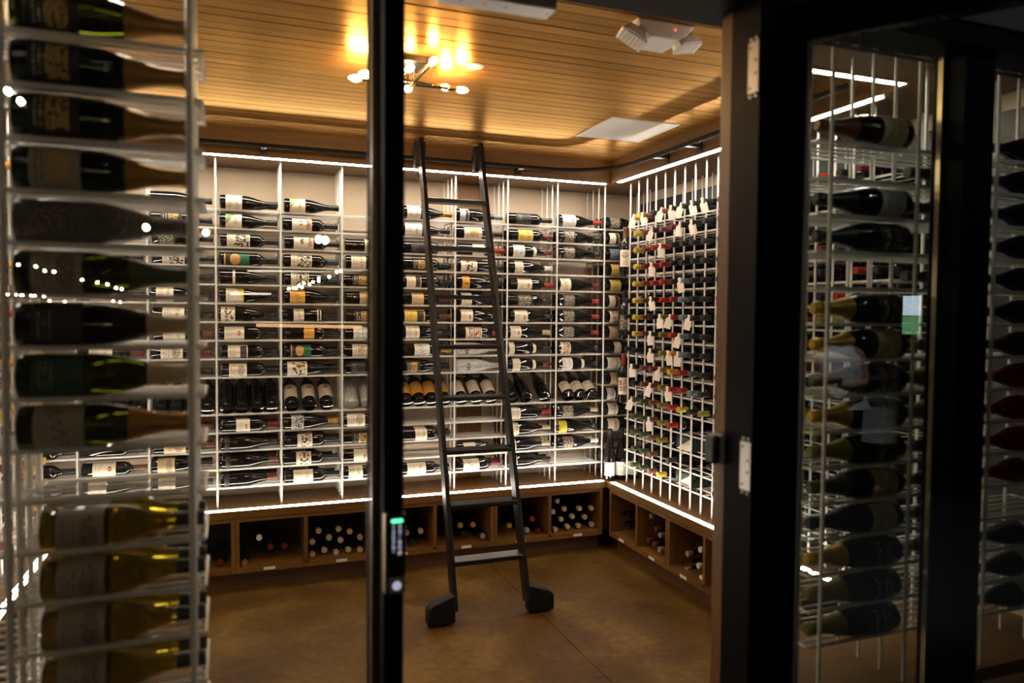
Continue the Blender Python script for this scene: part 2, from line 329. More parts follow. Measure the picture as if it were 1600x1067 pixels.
led('glowing strip light seen high through the open glass door', (-.74, YI-.001), (-.04, YI-.001), 0, ZT, True, 1)
led('glowing strip light high behind the left front bottle column', (-2.9, YI-.001), (-2.27, YI-.001), 0, ZT, True, 1)

# ------------------------------------------------------------------ base cabinets with open cubbies
def cabinet(lab, a, b_, horiz, sgn=1):
    """horiz: along x with the open face at y=0; else along y with the face at x = 0 / XL"""
    r = empty('base_cabinet', ((a+b_)/2, .19, 0) if horiz else ((.19 if sgn > 0 else XL-.19), (a+b_)/2, 0))
    h = (b_-a)/2-.001; dp = .185; t = .02; z0, z1 = ZC, ZB-.043
    def bx(u0, u1, d0, d1, e0, e1):
        if horiz: return B(u0, u1, d0, d1, e0, e1)
        return B(d0, d1, u0, u1, e0, e1) if sgn > 0 else B(-d1, -d0, u0, u1, e0, e1)
    wa, wz = (M['oak_x'] if horiz else M['oak_y']), M['oak_z']
    obj('side_panel', bx(-h, -h+t, -dp, dp, z0, z1), wz, r); obj('side_panel', bx(h-t, h, -dp, dp, z0, z1), wz, r)
    obj('divider', bx(-t/2, t/2, -dp, dp, z0+t, z1-t), wz, r)
    obj('bottom_panel', bx(-h+t, h-t, -dp, dp, z0, z0+.03), wa, r); obj('top_rail', bx(-h+t, h-t, -dp, dp, z1-t, z1), wa, r)
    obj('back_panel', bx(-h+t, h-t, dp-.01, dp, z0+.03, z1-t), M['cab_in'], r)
    obj('toe_kick', bx(-h, h, -dp+.06, -dp+.08, .0, z0), M['toe'], r)
    for s in (-1, 1):
        c = s*(h-t)/2+s*.02
        obj('price_plate', bx(c-.03, c+.03, -dp-.002, -dp, z0+.006, z0+.022), M['tag'], r)
    return tag(r, lab, 'cabinet', 'oak base cabinets')
for k, (a, b_) in enumerate(((-2.93, -2.20), (-2.20, -1.475), (-1.475, -.75), (-.75, -.025))):
    cabinet('oak cubby cabinet under the back counter, %s from the right corner' % ORD[3-k], a, b_, True)
for k, (a, b_) in enumerate(((-.695, -.03), (-1.37, -.695), (-2.05, -1.37))):
    cabinet('oak cubby cabinet under the right counter, %s from the corner' % ORD[k], a, b_, False)
for k, (a, b_) in enumerate(((-.695, -.03), (-1.37, -.695))):
    cabinet('oak cubby cabinet under the left counter, %s from the back wall' % ORD[k], a, b_, False, -1)
for (x0, x1, lab) in ((-.755, -.03, 'oak base panel under the front counter right of the door'), (XL+.03, -2.245, 'oak base panel under the front counter left of the door')):
    tag(obj('base_cabinet', B(x0, x1, -2.55, YI-.02, 0, ZB-.043), M['oak_x'], None, None, .002), lab, 'cabinet')

# ------------------------------------------------------------------ wire racks
P0, PP, PR = -2.943, .328, .0052                # first back post, bay width, post radius
RZ = lambda i: 2.03-.0995*i
_pm = {}
def post(parent, x, y, z0=ZB, z1=ZT, r=PR):
    if (z0, z1, r) not in _pm:
        _pm[z0, z1, r] = MB().tube([(0, 0, z0), (0, 0, z1)], r, 8).mesh('post', 40)
    o = link('post', _pm[z0, z1, r], M['white_metal'], parent); p = parent.location; o.location = (x-p.x, y-p.y, -p.z); return o
def rods(parent, axis, a, b_, offs, zs, front, lo, hi, name='shelf'):
    """one wire shelf per height: flat front bar, rods and two end bars are one welded part"""
    mb = MB(); p = parent.location
    for j, d in enumerate(offs):
        if d == front:
            if axis == 0: mb.box(a, b_, d-.0025, d+.0025, -.005, .005)
            else: mb.box(d-.0025, d+.0025, a, b_, -.0042, .0042)
        else:
            mb.tube([(a, d, 0), (b_, d, 0)] if axis == 0 else [(d, a, 0), (d, b_, 0)], .0036, 6)
    for e in (a, b_):
        mb.tube([(e, lo, 0), (e, hi, 0)] if axis == 0 else [(lo, e, 0), (hi, e, 0)], .0036, 6)
    me = mb.mesh('shelf', 40)
    for z in zs:
        link(name, me, M['white_metal'], parent, (-p.x, -p.y, z-p.z))
BR = (.132, .215, .296)                          # depth of the three bottle rows of the back rack
rb = tag(empty('wine_rack', (-1.47, .2, ZB)), 'white metal wire rack of label-out bottles along the back wall', 'wine rack', 'white wire wine racks')
PX = [P0+PP*k for k in range(-1, 11)]
for x in PX:
    for y in (.09, .174, .256, .338): post(rb, min(x, .35), y)
ROWS_B = [0, 1, 2, 3, 4, 5, 6, 7, 8, 9, 11, 12, 13, 14, 15]
offs = [.114, .150, .197, .233, .278, .314]
for k in range(len(PX)-1):
    rows = ROWS_B if k < 10 else list(range(16))
    rods(rb, 0, PX[k]+(0 if k else .004), PX[k+1], offs, [RZ(i) for i in rows], .114, .114, .314)
rods(rb, 0, .02, .33, offs, [RZ(i) for i in range(16)], .114, .114, .314)
# slim bar that carries the necks of the tilted display row
obj('neck_bar', MB().tube([(-3.3+1.47, .345-.2, RZ(11)+.155-ZB), (.0+1.47, .345-.2, RZ(11)+.155-ZB)], .003, 6), M['white_metal'], rb)
# right wall rack (necks out)
RP = [-.068-.0985*k for k in range(21)]
rr = tag(empty('wine_rack', (.23, -1.05, ZB)), 'white metal wire rack of neck-out bottles along the right wall', 'wine rack', 'white wire wine racks')
for y in RP:
    for x in (.104, .352): post(rr, x, y)
for k in range(0, 20, 2):
    rods(rr, 1, RP[min(k+2, 20)]+.003, RP[k]-.003 if k else -.02, [.112, .19, .265, .342], [RZ(i) for i in range(16)], .112, .112, .342)
# left wall rack
rl = tag(empty('wine_rack', (XL-.23, -1.05, ZB)), 'white metal wire rack of neck-out bottles on the left side wall', 'wine rack', 'white wire wine racks')
for y in RP[:12]:
    for x in (XL-.104, XL-.352): post(rl, x, y)
for k in range(0, 10, 2):
    rods(rl, 1, RP[k+2]+.003, RP[k]-.003 if k else -.02, [XL-.112, XL-.15, XL-.2, XL-.25, XL-.3, XL-.342], [RZ(i) for i in range(16)], XL-.112, XL-.342, XL-.112)
# front racks behind the glass
FY = (-2.535, -2.452, -2.37, -2.288); FR = (-2.4935, -2.411, -2.329)
foffs = [-2.511, -2.475, -2.43, -2.393, -2.348, -2.31]
LX = (-2.615, -2.295)
rf = tag(empty('wine_rack', (-2.45, -2.41, ZB)), 'white wire rack close behind the glass at the far left', 'wine rack', 'white wire wine racks')
for x in LX:
    for y in FY: post(rf, x, y, r=.0072)
rods(rf, 0, LX[0]-.3, LX[1]+.022, foffs, [RZ(i)-.01 for i in range(16)], -2.511, -2.511, -2.31)
RX = (-.713, -.40, -.087, .226)
rg = tag(empty('wine_rack', (-.25, -2.41, ZB)), 'white wire rack seen through the open door glass on the right', 'wine rack', 'white wire wine racks')
for x in RX:
    for y in FY: post(rg, x, y-.045, r=.0055)
rods(rg, 0, RX[0]-.02, .33, [v-.045 for v in foffs], [RZ(i)-.06 for i in range(15)], -2.556, -2.556, -2.355)

# ------------------------------------------------------------------ bottles
SH = {  # profile (radius, height), label height range, capsule start, radius, length
 'high': dict(r=.0375, L=.298, p=[(.030, 0), (.0362, .002), (.0375, .007), (.0375, .186), (.0362, .197), (.0315, .208), (.0235, .217), (.0175, .224), (.0148, .233), (.0142, .252), (.0142, .282), (.0156, .284), (.0156, .294), (.0145, .298)], lab=(.05, .155), cap=.236),
 'slope': dict(r=.0405, L=.295, p=[(.032, 0), (.039, .002), (.0405, .008), (.0405, .118), (.0392, .138), (.0350, .160), (.0285, .183), (.0215, .205), (.0172, .222), (.0150, .238), (.0142, .255), (.0142, .279), (.0157, .281), (.0157, .290), (.0145, .295)], lab=(.03, .112), cap=.240),
 'champ': dict(r=.0440, L=.312, p=[(.034, 0), (.0425, .002), (.0440, .009), (.0440, .126), (.0425, .148), (.0375, .175), (.0305, .203), (.0225, .232), (.0185, .256), (.0178, .270), (.0178, .290), (.0192, .292), (.0192, .300), (.0155, .309), (.0120, .312)], lab=(.03, .115), cap=.195),
 'hock': dict(r=.0375, L=.325, p=[(.030, 0), (.0365, .002), (.0375, .007), (.0375, .13), (.0362, .155), (.032, .185), (.026, .215), (.020, .243), (.016, .265), (.0142, .285), (.0142, .31), (.0155, .312), (.0155, .321), (.0145, .325)], lab=(.03, .115), cap=.262),
}
SH['slim'] = dict(SH['high'], r=.030, p=[(r*.8 if z < .22 else r, z) for r, z in SH['high']['p']])
def prof_r(p, z):
    for (r0, z0), (r1, z1) in zip(p, p[1:]):
        if z0 <= z <= z1: return r0+(r1-r0)*(z-z0)/max(1e-9, z1-z0)
    return p[-1][0]
_bm = {}
def body_mesh(sh, mat):
    k = ('b', sh, mat.name)
    if k not in _bm:
        me = MB().lathe(SH[sh]['p'], 20).mesh('bottle_glass', 50); me.materials.append(mat); _bm[k] = me
    return _bm[k]
def cap_mesh(sh, mat, start=None):
    k = ('c', sh, mat.name, start)
    if k not in _bm:
        s = SH[sh]; z0 = start or s['cap']; e = .0006
        pr = [(prof_r(s['p'], z0)-.001, z0), (prof_r(s['p'], z0)+e, z0)]+[(r+e, z) for r, z in s['p'] if z > z0]
        pr = pr[:-1]+[(pr[-1][0], s['L']+e)]
        mb = MB().lathe(pr, 16, None, 0, False); n = len(pr)
        mb.add([(pr[-1][0]*math.cos(2*PI*j/16), pr[-1][0]*math.sin(2*PI*j/16), s['L']+e) for j in range(16)], [tuple(range(16))], 0)
        me = mb.mesh('capsule', 50); me.materials.append(mat); _bm[k] = me
    return _bm[k]
def label_mesh(sh, z0, z1, half, mat):
    k = ('l', sh, round(z0, 3), round(z1, 3), half, mat.name)
    if k not in _bm:
        s = SH[sh]; n = 14; V, Fc, UV = [], [], []
        for side in (.0003, .0008):
            for i in range(n+1):
                a = -half+2*half*i/n
                for z in (z0, z1):
                    r = prof_r(s['p'], z)+side; V.append((r*math.cos(a), r*math.sin(a), z)); UV.append((i/n, (z-z0)/(z1-z0)))
        o = 2*(n+1)
        for i in range(n):
            Fc.append((o+2*i, o+2*i+2, o+2*i+3, o+2*i+1)); Fc.append((2*i, 2*i+1, 2*i+3, 2*i+2))
            Fc.append((2*i, 2*i+2, o+2*i+2, o+2*i)); Fc.append((2*i+1, o+2*i+1, o+2*i+3, 2*i+3))
        Fc += [(0, o, o+1, 1), (2*n, 2*n+1, o+2*n+1, o+2*n)]
        me = MB().add(V, Fc).mesh('label', 40); ul = me.uv_layers.new(name='UVMap')
        for lp in me.loops: ul.data[lp.index].uv = UV[lp.vertex_index]
        me.materials.append(mat); _bm[k] = me
    return _bm[k]
def place(o, base, axis, face, roll=0):
    """stand a bottle at base, its axis (base to neck) along axis and its label towards face"""
    z = Vector(axis).normalized(); x = Vector(face); x = (x-z*x.dot(z)).normalized(); y = z.cross(x)
    o.matrix_world = basis(x, y, z, base) @ Matrix.Rotation(roll, 4, 'Z')
def bottle(sh, glass, lab, capc, base, axis, face, roll=0, label=None, group=None, lab_range=None, half=1.36, neck=None, capstart=None, name='wine_bottle'):
    r = bpy.data.objects.new(name, None); r.empty_display_size = .02; col.objects.link(r)
    place(r, base, axis, face, roll)
    link('glass', body_mesh(sh, GL[glass]), None, r)
    lo = None
    if lab:
        z0, z1 = lab_range or SH[sh]['lab']
        lo = link('label', label_mesh(sh, z0, z1, half, label_mat(*lab)), None, r)
    if capc: link('capsule', cap_mesh(sh, CAP[capc], capstart), None, r)
    if neck:
        zz = SH[sh]['cap']-.05 if sh == 'high' else SH[sh]['cap']-.075
        link('neck_label', label_mesh(sh, zz, zz+.022, 1.2, label_mat(neck, 'plain')), None, r)
    tag(r, label, 'bottle', group)
    r['_l'] = 0; del r['_l']
    return r, lo
def lettering(lo, sh, text, zc, size, mat, upright=True):
    """print wrapped on the label: letters run round the bottle"""
    cu = bpy.data.curves.new('t', 'FONT'); cu.body = text; cu.size = size; cu.align_x = 'CENTER'; cu.align_y = 'CENTER'; cu.offset = size*.045
    t = bpy.data.objects.new('t', cu); col.objects.link(t); dg = bpy.context.evaluated_depsgraph_get()
    me = bpy.data.meshes.new_from_object(t.evaluated_get(dg)); bpy.data.objects.remove(t)
    R_ = SH[sh]['r']+.0011
    for v in me.vertices:
        u, h = v.co.x, v.co.y
        if not upright: u, h = -h, u
        a = u/R_; v.co = (R_*math.cos(a), R_*math.sin(a), zc+h)
    return link('lettering', me, mat, lo)
INK = plain('ink_red_brown', (.30, .06, .04), .6); INKD = plain('ink_dark', (.03, .025, .02), .6); INKG = plain('ink_gold', (.45, .34, .2), .5)
SHW = {'high': 'high-shouldered', 'slope': 'slope-shouldered', 'champ': 'sparkling wine', 'hock': 'slim'}
CPW = {'black': 'black', 'red': 'red', 'darkred': 'dark red', 'gold': 'gold', 'mustard': 'mustard', 'blue': 'blue', 'white': 'white', 'cream': 'cream', 'brown': 'brown', 'olive': 'olive', 'orange': 'orange', 'teal': 'grey-green', 'green': 'green', 'silver': 'silver', 'foil': 'gold foil'}
# back rack, one list per column (left to right, rows top down): shape, label, capsule[, extra]
H, S = 'high', 'slope'
def q(sh, base=None, style='lines', cap='black', lr=None, neck=None, deep=1, glass='dark', text=None):
    return dict(sh=sh, lab=(base, style) if base else None, cap=cap, lr=lr, neck=neck, deep=deep, glass=glass, text=text)
def D(n, base=None, style='lines', cap='black', sh=H, glass='dark'): return dict(disp=n, lab=(base, style) if base else None, cap=cap, sh=sh, glass=glass)
N = None
T = {
 0: [q(S, 'cream'), q(H), q(S, 'cream', 'crest'), q(H, 'cream'), N, q(H, 'tan'), q(H, 'cream', 'script', 'red'), q(S), q(H, 'cream', 'lines', 'darkred'), q(H, 'cream', 'crest'), N, D(4, None, 'lines', 'darkred'), q(H, 'cream', 'lines', 'red'), q(H), q(H, 'cream', 'seal', 'brown'), q(S, 'cream')],
 1: [q(S), q(H, 'black', 'gold'), q(S, 'green', 'ornate'), q(H, 'cream', 'art'), q(H), q(S, 'cream', 'lines', 'black'), q(H, 'cream', 'lines', 'black'), q(H, 'cream', 'lines', 'brown'), q(H, 'cream', 'crest', 'darkred'), q(H, 'cream', 'lines'), N, D(4, None, 'lines', 'darkred'), q(H, 'cream', 'lines', 'darkred', deep=2), q(H, 'tan', 'crest', 'brown', deep=2), q(S, 'tan', 'crest', deep=2), q(S, 'cream', 'lines', 'black')],
 2: [q(S, 'cream', 'lines', 'black', deep=2), q(S, 'cream', 'corner'), q(H, 'cream', 'art', lr=(.035, .15)), q(H, 'black', 'emblem', lr=(.02, .15)), q(S, 'cream', 'plain', lr=(.07, .083)), q(S, 'cream', 'wedge', lr=(.035, .125)), q(S, 'cream', 'bigtype', lr=(.015, .085)), q(H, 'cream', 'seal', lr=(.03, .13)), q(H, 'cream', 'block', lr=(.035, .135)), q(H, 'cream', 'crest', lr=(.04, .13)), N, D(4), q(H, 'cream', 'seal', 'darkred', lr=(.075, .145), deep=2), q(S, 'black', 'plain', 'black', lr=(.02, .045), deep=3), q(S, 'black', 'plain', 'brown', lr=(.02, .045), deep=3), q(S, 'black', 'plain', 'brown', lr=(.02, .045), deep=3)],
 3: [q(S, 'cream', 'corner'), q(H, 'cream', 'mark', lr=(.05, .155), text=('HALL', .136, .027)), q(H, 'cream', 'mark', lr=(.05, .155), text=('HALL', .136, .027)), q(H, 'cream', 'art', 'blue', lr=(.04, .15)), q(H, 'cream', 'art', 'blue', lr=(.035, .13)), q(S, 'orange', 'script', lr=(.03, .11)), q(H, 'cream', 'script', lr=(.06, .115), neck='cream'), q(H, 'orange', 'plain', lr=(.10, .155)), q(H, 'black', 'emblem', lr=(.03, .14)), q(S, 'cream', 'bigtype', lr=(.02, .125)), N, D(3, 'cream', 'seal'), q(S, 'grey', 'art', 'gold', lr=(.04, .105), deep=2), q(H, 'cream', 'bigtype', lr=(.07, .15), deep=2), q(H, 'cream', 'bigtype', lr=(.07, .15), deep=2), q(H, 'cream', 'lines', lr=(.045, .15), deep=2)],
 4: [N, N, q(H, 'cream', 'lines', lr=(.11, .165)), q(S, 'cream', 'lines'), q(H, 'black', 'gold'), q(H, 'tan', 'gold', lr=(.08, .15)), q(H, 'black', 'gold', 'brown', glass='brown'), q(H, 'white', 'lines', lr=(.05, .13)), q(H, 'white', 'gold', lr=(.05, .14)), q(S, 'black', 'plain', 'gold'), N, D(3, None, 'lines', None, S, 'tissue'), q(H, 'cream', 'crest', lr=(.02, .12)), q(H, 'black', 'gold', 'brown'), q(H, 'cream', 'seal', 'darkred', lr=(.06, .14)), q(H, 'cream', 'lines', lr=(.03, .11))],
 5: [q(S, 'white', 'lines', 'foil', lr=(.02, .10)), q(S, 'white', 'lines', lr=(.02, .12)), q(H, 'black', 'plain'), q(H, 'black', 'gold', 'black', lr=(.06, .15)), q(H, 'cream', 'block', lr=(.02, .105)), q(H, 'tan', 'wedge', 'brown', lr=(.06, .13)), q(H, 'yellow', 'block', 'brown', lr=(.02, .14)), q(S, 'cream', 'lines', lr=(.02, .10)), q(H, 'white', 'script', 'gold', lr=(.07, .16), glass='brown'), q(S, 'black', 'gold'), N, D(4, 'orange', 'gold', 'black'), N, q(H, 'cream', 'lines', 'black', lr=(.08, .15), deep=2), N, q(H, 'cream', 'lines', 'black', lr=(.04, .15))],
 6: [q(S, 'grey', 'block', 'teal', lr=(.02, .075)), q(H, 'cream', 'gold', 'black', lr=(.05, .16)), q(H, 'cream', 'plain', 'red', lr=(.09, .165)), q(H, 'cream', 'bigtype', lr=(.02, .12)), q(S, 'orange', 'plain', lr=(.03, .075), text=('7', .055, .035)), q(S, 'cream', 'seal', lr=(.03, .095)), q(S, 'cream', 'seal', lr=(.03, .105)), q(H, 'cream', 'redtype', 'red', lr=(.06, .16)), q(S, 'grey', 'plain', None, glass='tissue', lr=(.04, .115), text=('CIA', .07, .03)), q(S, 'grey', 'plain', None, glass='tissue', lr=(.04, .115), text=('CIA', .07, .03)), N, D(3, 'cream', 'plain', 'black'), N, N, q(H, 'cream', 'plain', 'black', lr=(.05, .125)), q(H, 'cream', 'script', 'darkred', lr=(.05, .15), deep=2)],
 7: [q(H, 'black', 'plain', lr=(.05, .15)), q(H, 'yellow', 'lines', 'brown', lr=(.06, .155), deep=2), q(S, 'white', 'lines', 'brown', neck='white', lr=(.03, .105), deep=2), q(S, 'cream', 'lines', 'white', lr=(.035, .09), deep=2), q(H, 'cream', 'seal', 'red', lr=(.05, .145), deep=2), q(H, 'black', 'ornate', lr=(.06, .16)), q(S, 'cream', 'seal', lr=(.03, .115), deep=2), q(S, 'cream', 'seal', 'cream', lr=(.02, .09), deep=2), q(S, 'cream', 'lines', neck='cream', lr=(.005, .04), deep=2), q(S, 'cream', 'lines', 'darkred', neck='cream', lr=(.03, .08), deep=2), N, D(3, None, 'lines', 'black', S), q(H, 'cream', 'lines', 'red', lr=(.02, .085), deep=2), q(S, 'cream', 'seal', 'cream', lr=(.02, .075), deep=3), q(S, 'cream', 'seal', 'cream', lr=(.02, .06), deep=3), q(S, 'cream', 'plain', 'black', lr=(.02, .06), deep=3)],
 8: [q(S, 'white', 'seal', 'red', lr=(.02, .11)), q(S, 'black', 'ornate', deep=2), q(S, 'black', 'ornate', deep=2), N, q(S, 'cream', 'script', 'darkred', lr=(.01, .08)), q(S, 'black', 'ornate', 'red', deep=2), q(S, 'black', 'ornate', 'red', deep=2), q(S, 'black', 'ornate', 'red', deep=2), q(S, 'cream', 'redtype', lr=(.02, .085), deep=2), q(S, 'white', 'lines', neck='white', lr=(.03, .10), deep=2), N, D(3, 'cream', 'lines', 'darkred', S), q(S, 'black', 'ornate', 'cream', deep=2), q(S, 'bright', 'lines', lr=(.02, .075), deep=2), q(S, 'black', 'ornate', 'white', deep=2), N],
 9: [q(S, 'black', 'ornate', deep=2), q(S, 'cream', 'block', lr=(.03, .10)), q(S, 'blue', 'plain', lr=(.03, .11)), q(S, 'yellow', 'ornate', 'black', lr=(.035, .11), deep=2), q(S, 'yellow', 'ornate', lr=(.035, .11)), q(S, 'cream', 'block', lr=(.03, .10)), q(S, 'cream', 'redtype', lr=(.03, .11)), q(S, 'tan', 'crest', lr=(.03, .105), deep=2), q(S, 'white', 'seal', lr=(.07, .12)), q(S, 'white', 'lines', lr=(.03, .125)), q(S, 'tan', 'crest', lr=(.05, .12)), q(S, 'grey', 'lines', 'silver', lr=(.02, .08)), q(S, 'cream', 'crest', lr=(.03, .10)), q(S, 'cream', 'crest', lr=(.03, .11), deep=2), N, q(S, 'cream', 'lines', lr=(.04, .10), deep=2)],
}
spare = []        # bottles that stand in second and third rows behind others, some added to block light: (shape, glass, capsule, base, axis)
def zoff(sh): return math.sqrt((SH[sh]['r']+.0040)**2-.018**2)
for c, rows in T.items():
    x0 = P0+PP*c
    for i, e in enumerate(rows):
        if e is None: continue
        colw = '%s column from corner' % ORD[9-c]
        if 'disp' in e:
            n = e['disp']; t = math.radians(33); R_ = SH[e['sh']]['r']
            for j in range(n):
                x = x0+.058+(.328-.106)*(j/(max(n-1, 1)))*(.94 if n > 3 else .86)
                if n == 4: x = x0+.05+.0765*j
                if c in (8,): x = x0+.14+j*.083-.03
                if c == 7: x = x0+(.06, .146, .275)[j]
                base = (x, .128, RZ(11)+.0055+R_*math.cos(t)-.018*math.sin(t))
                d = 'tissue-wrapped bottle' if e['glass'] == 'tissue' else 'dark bottle%s' % (' with %s label' % LBW[e['lab'][0]] if e['lab'] else '')
                bottle(e['sh'], e['glass'], e['lab'], e['cap'], base, (random.uniform(-.006, .006), math.cos(t), math.sin(t)), (0, -.5, 1), random.uniform(-.2, .2),
                       '%s tilted on display shelf, %s, %s from left' % (d, colw, ORD[j]), 'tilted display bottles on the back rack')
            continue
        sh = e['sh']; dx = .012+random.uniform(-.006, .010)
        z = RZ(i)+zoff(sh)
        lw = ('with %s label' % LBW[e['lab'][0]]) if e['lab'] else 'without a label'
        if e['glass'] == 'tissue': desc = 'bottle wrapped in pale printed tissue'
        else: desc = '%s dark bottle %s' % (SHW[sh], lw)
        nb = i+1 if (c == 9 or i < 10) else i
        r_, lo = bottle(sh, e['glass'], e['lab'], e['cap'], (x0+dx, BR[0], z), (1, 0, 0), (0, -1, .04), random.uniform(-.22, .22),
                        '%s, back rack %s, %s shelf down' % (desc, colw, ORD[nb-1]), 'label-out bottles on the back rack', e['lr'], neck=e['neck'])
        if e['text']:
            lettering(lo, sh, e['text'][0], e['text'][1], e['text'][2], INK if e['text'][0] == 'HALL' else INKD)
        if 3 <= i <= 9 and 2 <= c <= 8 and e['deep'] == 1 and random.random() < .55: e['deep'] = 2 if random.random() < .5 else 3  # extra hidden bottles added to block light and darken the wall
        for k in range(1, e['deep']):
            spare.append((sh, e['glass'], e['cap'], (x0+dx+random.uniform(-.02, .012), BR[k], z), (1, 0, 0), e['lab'], e['lr']))
for c in (-1,):
    for i in ROWS_B:
        if i != 11 and random.random() < .6: spare.append((H, 'dark', 'black', (P0+PP*c+.02, BR[0], RZ(i)+zoff(H)), (1, 0, 0), None, None))
# neck-out bottles on the right wall
def capcol(k, i):
    if k == 0: return 'black' if i > 4 else ('darkred' if i == 3 else 'black')
    if k == 1: return 'mustard' if i < 8 else ('black' if i < 11 else 'green')
    if k == 2: return ('brown', 'brown', 'brown', 'darkred', 'brown', 'brown', 'brown', 'brown', 'darkred', 'brown')[i % 10] if i < 11 else 'green'
    if k == 3: return 'red' if i in (2, 3, 4) else ('brown' if i > 8 else 'black')
    if k == 4: return ('brown', 'brown', 'red', 'red', 'red', 'red', 'olive', 'olive', 'olive', 'olive', 'olive', 'olive', 'olive', 'olive', 'olive', 'mustard')[i]
    if k == 5: return ('black', 'darkred', 'black', 'black', 'black', 'red', 'red', 'red', 'orange', 'orange', 'red', 'red', 'red', 'black', 'black', 'black')[i]
    if k == 6: return ('black', 'black', 'black', 'black', 'teal', 'teal', 'teal', 'teal', 'teal', 'red', 'red', 'mustard', 'black', 'black', 'black', 'black')[i]
    return ('black', 'black', 'green', 'black', 'black', 'teal', 'black', 'black', 'black', 'olive', 'olive', 'mustard', 'black', 'black', 'black', 'black')[(i*3+k) % 16] if i > 7 else 'black'
empty_r = {(3, 0), (8, 2), (12, 6), (12, 7), (12, 8), (13, 5), (13, 6), (13, 7), (13, 8), (14, 4), (14, 6), (14, 7), (15, 5), (15, 6), (15, 7), (15, 8), (14, 8)}
empty_r |= {(i, 0) for i in range(5)} | {(i, 0) for i in (9, 10, 11, 12, 13, 14, 15)}
necks = {}
for i in range(16):
    for k in range(9):
        if (i, k) in empty_r: continue
        sh = random.choice((H, S)); L = SH[sh]['L']; y = (RP[k]+RP[k+1])/2+random.uniform(-.004, .004)
        base = (.345, y, RZ(i)+.0045+SH[sh]['r']); cc_ = capcol(k, i)
        lb = random.choice((('cream', 'lines'), ('white', 'lines'), ('cream', 'crest'), None))
        bottle(sh, random.choice(('dark', 'dark', 'green')), lb, cc_, base, (-1, 0, 0), (0, -.5, 1), random.uniform(-3, 3),
               '%s capped neck-out bottle, right rack, %s shelf, %s bay from corner' % (CPW[cc_], ORD[i], ORD[k]), 'neck-out bottles on the right wall rack')
        necks[i, k] = (.345-L, y, base[2])
for i in range(16):
    for k in range(9, 20):
        if random.random() < .72:
            sh = random.choice((H, S)); spare.append((sh, 'dark', random.choice(('black', 'red', 'darkred', 'olive', 'black')), (.372, (RP[k]+RP[k+1])/2, RZ(i)+.0045+SH[sh]['r']), (-1, 0, 0), None, None))
    for k in range(0, 9):
        if random.random() < .6:
            sh = random.choice((H, S)); spare.append((sh, 'dark', random.choice(('black', 'red', 'mustard', 'darkred', 'teal', 'cream', 'orange')), (XL-.372, (RP[k]+RP[k+1])/2, RZ(i)+.0045+SH[sh]['r']), (1, 0, 0), None, None))
# hanging paper tags on necks
TAGS = [(0, 1), (0, 2), (0, 4), (0, 6), (0, 7), (0, 8), (1, 3), (1, 6), (1, 7), (2, 4), (3, 3), (4, 6), (5, 3), (6, 5), (6, 7), (7, 6), (7, 3), (8, 5), (8, 6), (8, 3), (9, 1), (9, 4), (10, 3), (10, 5), (11, 1), (12, 3), (6, 4), (0, 5)]
tm = MB().prism([(-.019, -.064), (.019, -.064), (.019, -.012), (.008, -.002), (.0085, .018), (-.0085, .018), (-.008, -.002), (-.019, -.012)], .0008, basis((0, 1, 0), (0, 0, 1), (1, 0, 0))).mesh('paper_tag')
tm.materials.append(M['tag'])
for i, k in TAGS:
    if (i, k) not in necks: continue
    p = necks[i, k]; o = link('paper_tag', tm, None, None, (p[0]-.0065+.003, p[1]+random.uniform(-.004, .004), p[2])); o.rotation_euler = (random.uniform(-.3, .3), random.uniform(-.05, .12), random.uniform(.45, .95))
    tag(o, 'cream paper tag on bottle neck, right rack, %s shelf, %s bay' % (ORD[i], ORD[k]), 'tag', 'paper tags on the right wall rack')
# upright bottles in the corner
for (p, sh, cp, lb, lab) in (((.10, -.068+.02-.03, RZ(3)+.0046), H, 'brown', ('cream', 'crest'), 'upright bottle with brown capsule and cream label in the rack corner, upper'),
                             ((.098, -.08, RZ(7)+.0046), H, 'black', ('black', 'ornate'), 'upright dark bottle in the rack corner, halfway down'),
                             ((.135, -.03+.005, RZ(11)+.0046), H, 'red', ('cream', 'redtype'), 'upright bottle with red capsule in the rack corner, lower'),
                             ((.040, .04, ZB), 'hock', 'black', ('white', 'lines'), 'slim upright bottle with white label on the corner counter, leftmost'),
                             ((.118, .035, ZB), 'hock', 'black', ('white', 'lines'), 'slim upright bottle with white label on the corner counter, middle'),
                             ((.198, .03, ZB), 'hock', 'black', ('cream', 'lines'), 'slim upright bottle on the corner counter behind the first rack post')):
    px = p[0] if p[2] == ZB else .20
    bottle(sh, 'dark', lb, cp, (px if p[2] == ZB else .045, p[1] if p[2] == ZB else .055, p[2]) if p[2] == ZB else (.095, -.024, p[2]), (0, 0, 1), (-.55, -1, 0), 0, lab, 'upright bottles in the corner', half=.95)
# gift boxes in the right rack
for j, (i, k, nm) in enumerate(((13, 5, 'upper'), (15, 5, 'lower'))):
    g = empty('gift_box', (.25, (RP[k]+RP[k+2])/2+.01, RZ(i)+.0048))
    obj('carton', B(-.12, .118, -.075, .075, 0, .075), plain('green_carton_%d' % j, (.006, .03, .022), .45), g, None, .002)
    obj('printed_corner', MB().prism([(-.07, .0), (.07, .0), (-.07, .07)], .001, basis((0, 1, 0), (0, 0, 1), (1, 0, 0), (-.1212, 0, .002))), M['tag'], g)
    tag(g, 'dark green bottle carton on a low shelf of the right rack, %s' % nm, 'box', 'cartons on the right rack')
